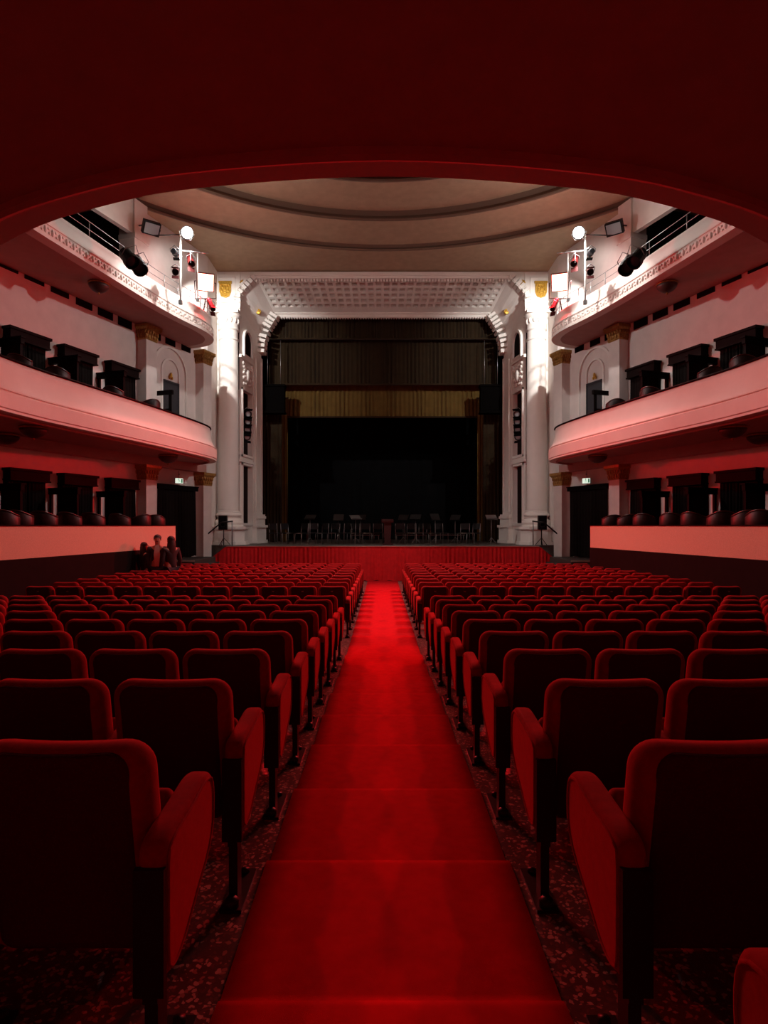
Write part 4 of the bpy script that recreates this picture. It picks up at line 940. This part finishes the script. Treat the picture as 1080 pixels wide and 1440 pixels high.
def seat_meshes(sd):                                 # sd = +1: aisle on the -x side (right block), -1 mirrored
    D = {}
    B = back_outline()
    mb = MB(); lay = [(-.010, .062), (-.006, .044), (.003, .027), (.016, .013), (.034, .004), (.052, 0), (.076, 0), (.096, .008), (.108, .024), (.112, .05)]
    mb.loft([[(x, yy + lean(z), z) for x, z in inset(B, k)] for yy, k in lay], smooth=True)
    D['backrest'] = mesh('backrest', mb)
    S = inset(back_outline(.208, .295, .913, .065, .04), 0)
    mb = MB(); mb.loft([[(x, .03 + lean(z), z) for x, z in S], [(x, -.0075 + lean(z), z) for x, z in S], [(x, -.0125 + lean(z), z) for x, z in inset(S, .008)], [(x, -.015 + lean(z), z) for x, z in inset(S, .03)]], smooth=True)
    D['back_shade_panel'] = mesh('back_shade_panel', mb)  # added dark sheet that keeps the rear of the backrest in shade
    mb = MB(); P = chaikin([(.20, .35), (.33, .33), (.40, .60), (.34, .68), (.28, .66)], 2)   # tipped-up seat pan, side view (y,z)
    mb.loft([[(x, p[0], p[1]) for p in inset(P, k)] for x, k in ((-.225, .03), (-.21, .006), (-.2, 0), (.2, 0), (.21, .006), (.225, .03))], smooth=True)
    D['seat_pan'] = mesh('seat_pan', mb)
    mb = MB(); P = chaikin([(.02, .60), (.02, .66), (.40, .675), (.43, .66), (.42, .58), (.20, .56)], 2)
    xo_ = .27 * sd
    mb.loft([[(xo_ + x, p[0], p[1]) for p in inset(P, k)] for x, k in ((-.035, .018), (-.03, .006), (-.02, 0), (.02, 0), (.03, .006), (.035, .018))], smooth=True)
    D['armrest'] = mesh('armrest', mb)
    def leg(x):
        mb = MB(); mb.box(x - .022, x + .022, -.01, .065, 0.0, .60); mb.box(x - .035, x + .035, -.06, .24, 0, .014)
        mb.lathe([(.022, .014), (.024, .03), (.012, .04), (.001, .042)], (x, -.035, 0), 8); mb.lathe([(.02, .014), (.02, .03), (.001, .036)], (x, .21, 0), 8)
        return mesh('leg', mb)
    D['leg'] = leg(.27 * sd)
    # aisle end: upholstered shield-shaped panel, piping, leg
    P = chaikin([(-.035, .36), (-.04, .64), (-.01, .685), (.20, .70), (.40, .715), (.445, .64), (.435, .47), (.20, .345), (.07, .29), (-.02, .30)], 2)
    xc = -.285 * sd
    mb = MB(); mb.loft([[(xc + x, p[0], p[1]) for p in inset(P, k)] for x, k in ((-.040, .03), (-.037, .012), (-.028, .003), (-.018, 0), (.018, 0), (.028, .003), (.036, .012), (.040, .03))], smooth=True)
    D['end_panel'] = mesh('end_panel', mb)
    mb = MB(); Q = [p for p in inset(P, .022)]; mb.tube([(xc - .040 * sd, p[0], p[1]) for p in Q + [Q[0]]], .005, 6); D['panel_piping'] = mesh('panel_piping', mb)
    mb = MB(); xs = -.285 * sd; mb.box(xs - .018, xs + .018, -.035, .035, 0.0, .36); mb.box(xs - .045, xs + .045, -.085, .22, 0, .014); mb.lathe([(.03, .014), (.032, .04), (.018, .055), (.001, .058)], (xs, -.06, 0), 10); mb.lathe([(.02, .014), (.02, .03), (.001, .036)], (xs, .19, 0), 8)
    D['end_leg'] = mesh('leg', mb)
    mb = MB(); xs = -.283 * sd; mb.box(xs - .041, xs + .041, -.052, -.030, .275, .615); mb.box(xs - .02, xs + .02, -.04, .0, .25, .30); D['end_bracket'] = mesh('bracket', mb)
    mb = MB(); mb.box(-.018, .018, -.019 + lean(.83), -.013 + lean(.83), .822, .838); D['number_plate'] = mesh('number_plate', mb)
    for k, me in D.items():
        me.materials.append(M['velvet' if k in ('backrest', 'seat_pan', 'armrest', 'end_panel', 'panel_piping') else 'back_shade' if k == 'back_shade_panel' else 'white_tag' if k == 'number_plate' else 'black_metal'])
    return D
SM = {1: seat_meshes(1), -1: seat_meshes(-1)}
PITCH, X0 = 0.54, 0.935
UNDER = {'panel_piping': 'end_panel', 'number_plate': 'back_shade_panel'}
PNAME = {'end_leg': 'leg', 'end_bracket': 'bracket'}
def seat(sd, x, y, z, label, parts):
    t = thing('theatre_seat', label, 'seat', (x, y, z), 0, 'red velvet theatre seats')
    got = {}
    for p in parts:
        o = bpy.data.objects.new(PNAME.get(p, p), SM[sd][p]); COL.objects.link(o); o.parent = got.get(UNDER.get(p), t); got[p] = o
    return t
FULLP = ['backrest', 'back_shade_panel', 'seat_pan', 'armrest', 'leg']
ENDP = ['end_panel', 'panel_piping', 'end_leg', 'end_bracket']
for k in range(9):
    y = 1.67 + .9 * k; z = 0.585 - 0.0519 * k
    n = int((0.635 * y - .685) / PITCH) + (2 if k < 6 else 1)
    for sd in (-1, 1):
        for i in range(n):
            lab = 'red velvet tip-up seat, %s from the carpet, %s row from the rear, %s block' % (ORD[i], ORD[k + 1] if sd > 0 else ORD[k + 1], LBL[sd])
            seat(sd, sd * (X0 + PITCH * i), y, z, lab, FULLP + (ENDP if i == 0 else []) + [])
seat(1, X0 + 0.03, 0.73, 0.637, 'red velvet tip-up seat at the rear corner beside the carpet, only its armrest showing', FULLP + ENDP)
for k in range(10):
    y = 11.0 + .905 * k; z = floor_z(y)
    for sd in (-1, 1):
        for i in range(11):
            lab = 'red velvet tip-up seat, %s from the carpet, %s row past the cross aisle, %s block' % (ORD[i], ORD[k], LBL[sd])
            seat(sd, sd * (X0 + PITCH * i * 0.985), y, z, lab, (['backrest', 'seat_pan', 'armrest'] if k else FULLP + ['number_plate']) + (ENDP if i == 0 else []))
# ================================================================ PEOPLE (by the end of the left box parapet)
def skin(name, V_, Ed, Rr, m, parent, sub=2):
    me = bpy.data.meshes.new(name); me.from_pydata(V_, Ed, []); me.materials.append(M[m])
    o = bpy.data.objects.new(name, me); COL.objects.link(o); o.parent = parent
    md = o.modifiers.new('skin', 'SKIN'); md.use_smooth_shade = True
    if not me.skin_vertices: 
        bpy.context.view_layer.objects.active = o
    for i, r in enumerate(Rr):
        sv = me.skin_vertices[0].data[i]; sv.radius = r if isinstance(r, tuple) else (r, r); sv.use_root = (i == 0)
    ms = o.modifiers.new('sub', 'SUBSURF'); ms.levels = sub; ms.render_levels = sub
    return o
def person(label, loc, rz, H, hair, top, legs_m, arms, long_hair=False, shirt=None, bag=False):
    p = thing('person', label, 'person', loc, rz)
    k = H / 1.8
    J = {'pelvis': (0, 0, .98), 'belly': (0, -.01, 1.12), 'chest': (0, .0, 1.32), 'upper': (0, .01, 1.43), 'neck': (0, .0, 1.53), 'chin': (0, -.02, 1.60), 'face': (0, -.015, 1.68), 'crown': (0, .0, 1.76)}
    Rr = {'pelvis': (.16, .11), 'belly': (.14, .105), 'chest': (.165, .115), 'upper': (.15, .09), 'neck': .055, 'chin': .07, 'face': (.082, .095), 'crown': .07}
    E_ = [('pelvis', 'belly'), ('belly', 'chest'), ('chest', 'upper'), ('upper', 'neck'), ('neck', 'chin'), ('chin', 'face'), ('face', 'crown')]
    for q, sgn in (('L', -1), ('R', 1)):
        el, wr = arms[q]
        J['sh' + q] = (sgn * .19, .0, 1.44); J['el' + q] = el; J['wr' + q] = wr
        h = Vector(wr) + (Vector(wr) - Vector(el)).normalized() * .09; J['ha' + q] = tuple(h)
        Rr['sh' + q] = .065; Rr['el' + q] = .045; Rr['wr' + q] = .03; Rr['ha' + q] = (.038, .022)
        J['hip' + q] = (sgn * .09, 0, .92); J['kn' + q] = (sgn * .10, -.02, .50); J['an' + q] = (sgn * .11, .02, .09); J['to' + q] = (sgn * .12, -.14, .04)
        Rr['hip' + q] = .092; Rr['kn' + q] = .06; Rr['an' + q] = .042; Rr['to' + q] = .035
        E_ += [('upper', 'sh' + q), ('sh' + q, 'el' + q), ('el' + q, 'wr' + q), ('wr' + q, 'ha' + q), ('pelvis', 'hip' + q), ('hip' + q, 'kn' + q), ('kn' + q, 'an' + q), ('an' + q, 'to' + q)]
    names = list(J); ix = {n: i for i, n in enumerate(names)}
    def sub(name, use, grow, m):
        us = [n for n in names if n in use]; jx = {n: i for i, n in enumerate(us)}
        vv = [tuple(c * k for c in J[n]) for n in us]
        rr = [tuple((r + grow) * k for r in (Rr[n] if isinstance(Rr[n], tuple) else (Rr[n], Rr[n]))) for n in us]
        return skin(name, vv, [(jx[a], jx[b]) for a, b in E_ if a in jx and b in jx], rr, m, p)
    body = sub('body', names, 0.0, 'skin')
    sub('top', ['pelvis', 'belly', 'chest', 'upper', 'shL', 'elL', 'wrL', 'shR', 'elR', 'wrR', 'hipL', 'hipR'], .018, top).name = 'jacket' if shirt else 'coat'
    sub('trousers', ['pelvis', 'hipL', 'knL', 'anL', 'hipR', 'knR', 'anR'], .010, legs_m)
    if shirt:
        mb = MB(); mb.loft([[(-.05, -.135, 1.0), (.05, -.135, 1.0)], [(-.06, -.142, 1.12), (.06, -.142, 1.12)], [(-.075, -.152, 1.30), (.075, -.152, 1.30)], [(-.06, -.125, 1.43), (.06, -.125, 1.43)], [(-.045, -.07, 1.53), (.045, -.07, 1.53)]], closed=False)
        mb.v = [tuple(c * k for c in v) for v in mb.v]; k2 = len(mb.v); mb.v += [(v[0], v[1] + .03, v[2]) for v in mb.v]; mb.f += [tuple(i + k2 for i in f) for f in mb.f]; mb.sm += mb.sm[:]
        obj('shirt', mb, shirt, p)
    mb = MB()                                        # hair cap, long hair falls over the back
    for i in range(1):
        mb.ball((0, .022 * k, 1.715 * k), (.098 * k, .105 * k, .095 * k), 14, 9)
        if long_hair:
            mb.loft([[(.10 * k * w * math.cos(t), (.045 + .075 * h_ * math.sin(t)) * k, z * k) for t in [2 * PI * j / 12 for j in range(12)]] for z, w, h_ in ((1.74, .75, .8), (1.66, 1.05, 1.1), (1.55, 1.2, 1.1), (1.42, 1.25, 1.05), (1.30, 1.1, .9), (1.22, .7, .6))])
    obj('hair', mb, hair, p)
    mb = MB(); mb.ball((0, -.115 * k, 1.665 * k), (.014 * k, .022 * k, .024 * k), 8, 5); obj('nose', mb, 'skin', p)
    for sgn in (-1, 1):
        mb = MB(); mb.ball((sgn * .035 * k, -.098 * k, 1.695 * k), .012 * k, 8, 5); obj('eye', mb, 'hair', p)
        mb = MB(); mb.ball((sgn * .088 * k, .0, 1.675 * k), (.012 * k, .025 * k, .033 * k), 8, 5); obj('ear', mb, 'skin', p)
        q = 'L' if sgn < 0 else 'R'; ha = Vector(J['ha' + q]); dv = (ha - Vector(J['wr' + q])).normalized(); side = dv.cross(Vector((1, 0, 0.01))).normalized()
        for f_, (o_, L) in enumerate(((-.03, .07), (-.01, .08), (.01, .075), (.028, .06))):
            mb = MB(); a = ha + side * o_; b = a + dv * L * .5; c_ = b + (dv + Vector((-sgn * .4, -.3, 0))).normalized() * L * .5
            mb.tube([tuple(x * k for x in t) for t in (a, b, c_)], [.010, .009, .006], 6); obj('finger', mb, 'skin', p)
        mb = MB(); a = ha - dv * .05 + side * -.035; mb.tube([tuple(x * k for x in t) for t in (a, a + dv * .03 - side * .03, a + dv * .07 - side * .035)], [.012, .011, .007], 6); obj('thumb', mb, 'skin', p)
    mb = MB(); mb.box(-.03 * k, .03 * k, -.102 * k, -.094 * k, 1.622 * k, 1.632 * k); obj('mouth', mb, 'lectern', p)
    if bag:
        mb = MB(); mb.ball((.30 * k, .05, 1.02 * k), (.16, .08, .16), 12, 8); mb.tube([(.26 * k, .05, 1.15 * k), (.15, .02, 1.46 * k), (.0, .1, 1.45 * k)], .015, 6); obj('shoulder_bag', mb, 'bag', p)
    return p
rest = {'L': ((-.26, .03, 1.16), (-.25, -.08, .92)), 'R': ((.26, .03, 1.16), (.25, -.08, .92))}
bent = {'L': ((-.26, .02, 1.16), (-.12, -.22, 1.10)), 'R': ((.26, .02, 1.16), (.14, -.22, 1.10))}
YP = 15.98
person('man in dark jacket over pale open shirt standing by the end of the left box', (U(221.5, YP), YP, floor_z(YP)), .25, 1.84, 'hair', 'suit', 'jeans', rest, shirt='shirt')
person('woman with long dark hair in dark coat, turned away towards the man', (U(240, YP + .1), YP + .1, floor_z(YP)), -2.3, 1.80, 'hair', 'coat', 'jeans', rest, long_hair=True)
person('shorter dark-clothed person behind the man, against the dark box base', (U(203.5, 16.0), 16.0, floor_z(YP)), 2.4, 1.64, 'hair', 'coat', 'jeans', rest, long_hair=True)
# ================================================================ LIGHTS
def spot(name, loc, dirv, power, col, ang, blend, rad):
    l = bpy.data.lights.new(name, 'SPOT'); l.energy = power; l.color = col; l.spot_size = math.radians(ang); l.spot_blend = blend; l.shadow_soft_size = rad
    o = bpy.data.objects.new(name, l); COL.objects.link(o); o.location = loc
    o.rotation_euler = Vector(dirv).to_track_quat('-Z', 'Y').to_euler(); return o
RED = (1.0, 0.010, 0.016)
PW = dict(white=1300, red=4600, niche=4600, aisle=6500, col=1300, fas=360, spill=230, pros=50, up=620, rsp=40)
for kind, loc, dv, s in LIGHTS:
    def aim(*t): return Vector(t) - loc
    if kind == 'white': spot('white_lamp_light', loc, aim(-s * 5.5, 18, 2.0), PW['white'], (1.0, .95, .92), 84, 0.35, 0.12)
    elif kind == 'red': spot('red_flood_light', loc, aim(0, 14.0, 0), PW['red'], RED, 84, 1.0, 0.14)
    if kind == 'white':
        l = bpy.data.lights.new('lamp_spill', 'POINT'); l.energy = PW['spill']; l.color = (1, .93, .86); l.shadow_soft_size = .2
        o = bpy.data.objects.new('lamp_spill', l); COL.objects.link(o); o.location = loc
    if kind == 'red':
        l = bpy.data.lights.new('flood_spill', 'POINT'); l.energy = PW['rsp']; l.color = RED; l.shadow_soft_size = .15
        o = bpy.data.objects.new('flood_spill', l); COL.objects.link(o); o.location = loc + dv * .1
    if kind == 'niche': spot('red_lantern_light', loc, aim(-s * 7.9, 11.8, E + 1.9), PW['niche'], RED, 54, 0.8, 0.12)
    if kind == 'aisle': spot('red_lantern_light', loc, aim(0, 6.5, 0), PW['aisle'], RED, 40, 1.0, 0.12)
for s in (-1, 1):
    def at(px, py, d): return Vector((s * HX(px, d), d, V(py, d)))
    a = Vector((s * 6.7, 21.0, E + 8.6)); b = Vector((s * 6.38, 25.3, E + 7.6)); spot('can_light', a, b - a, PW['col'], (1.0, .96, .92), 76, 0.7, 0.05)
    a = at(252, 350, 17.8); b = Vector((s * 1.5, 25.3, E + 10.1)); spot('can_light', a, b - a, PW['pros'], (1.0, .93, .88), 50, 0.9, 0.08)
    a = at(264, 348, 18.3); b = wall_pt(s, 21.6, 0, E + 7.9); spot('can_light', a, b - a, PW['up'], (1.0, .95, .92), 70, 0.7, 0.08)
    a = at(285, 340, 17.9); b = at(232, 424, 18.4); spot('can_light', a, b - a, PW['fas'], (1.0, .95, .92), 100, 0.4, 0.06)
w = bpy.data.worlds.new('World'); sc.world = w; w.use_nodes = True
w.node_tree.nodes['Background'].inputs[0].default_value = (0, 0, 0, 1)
# ================================================================ CAMERA
cam = bpy.data.cameras.new('Camera'); co = bpy.data.objects.new('Camera', cam); COL.objects.link(co)
co.location = (-AX, 0, E); co.rotation_euler = (PI / 2, 0, 0)
cam.sensor_fit = 'VERTICAL'; cam.sensor_height = 36; cam.sensor_width = 27; cam.lens = F / 1440 * 36
cam.shift_x = 3 / 1440; cam.shift_y = 19 / 1440; cam.clip_start = 0.05
sc.camera = co
vs_ = sc.view_settings; vs_.view_transform = 'Standard'; vs_.look = 'None'; vs_.gamma = 1; vs_.exposure = 0; vs_.use_curve_mapping = False
sc.cycles.use_denoising = True
sc.cycles.max_bounces = 8; sc.cycles.diffuse_bounces = 5
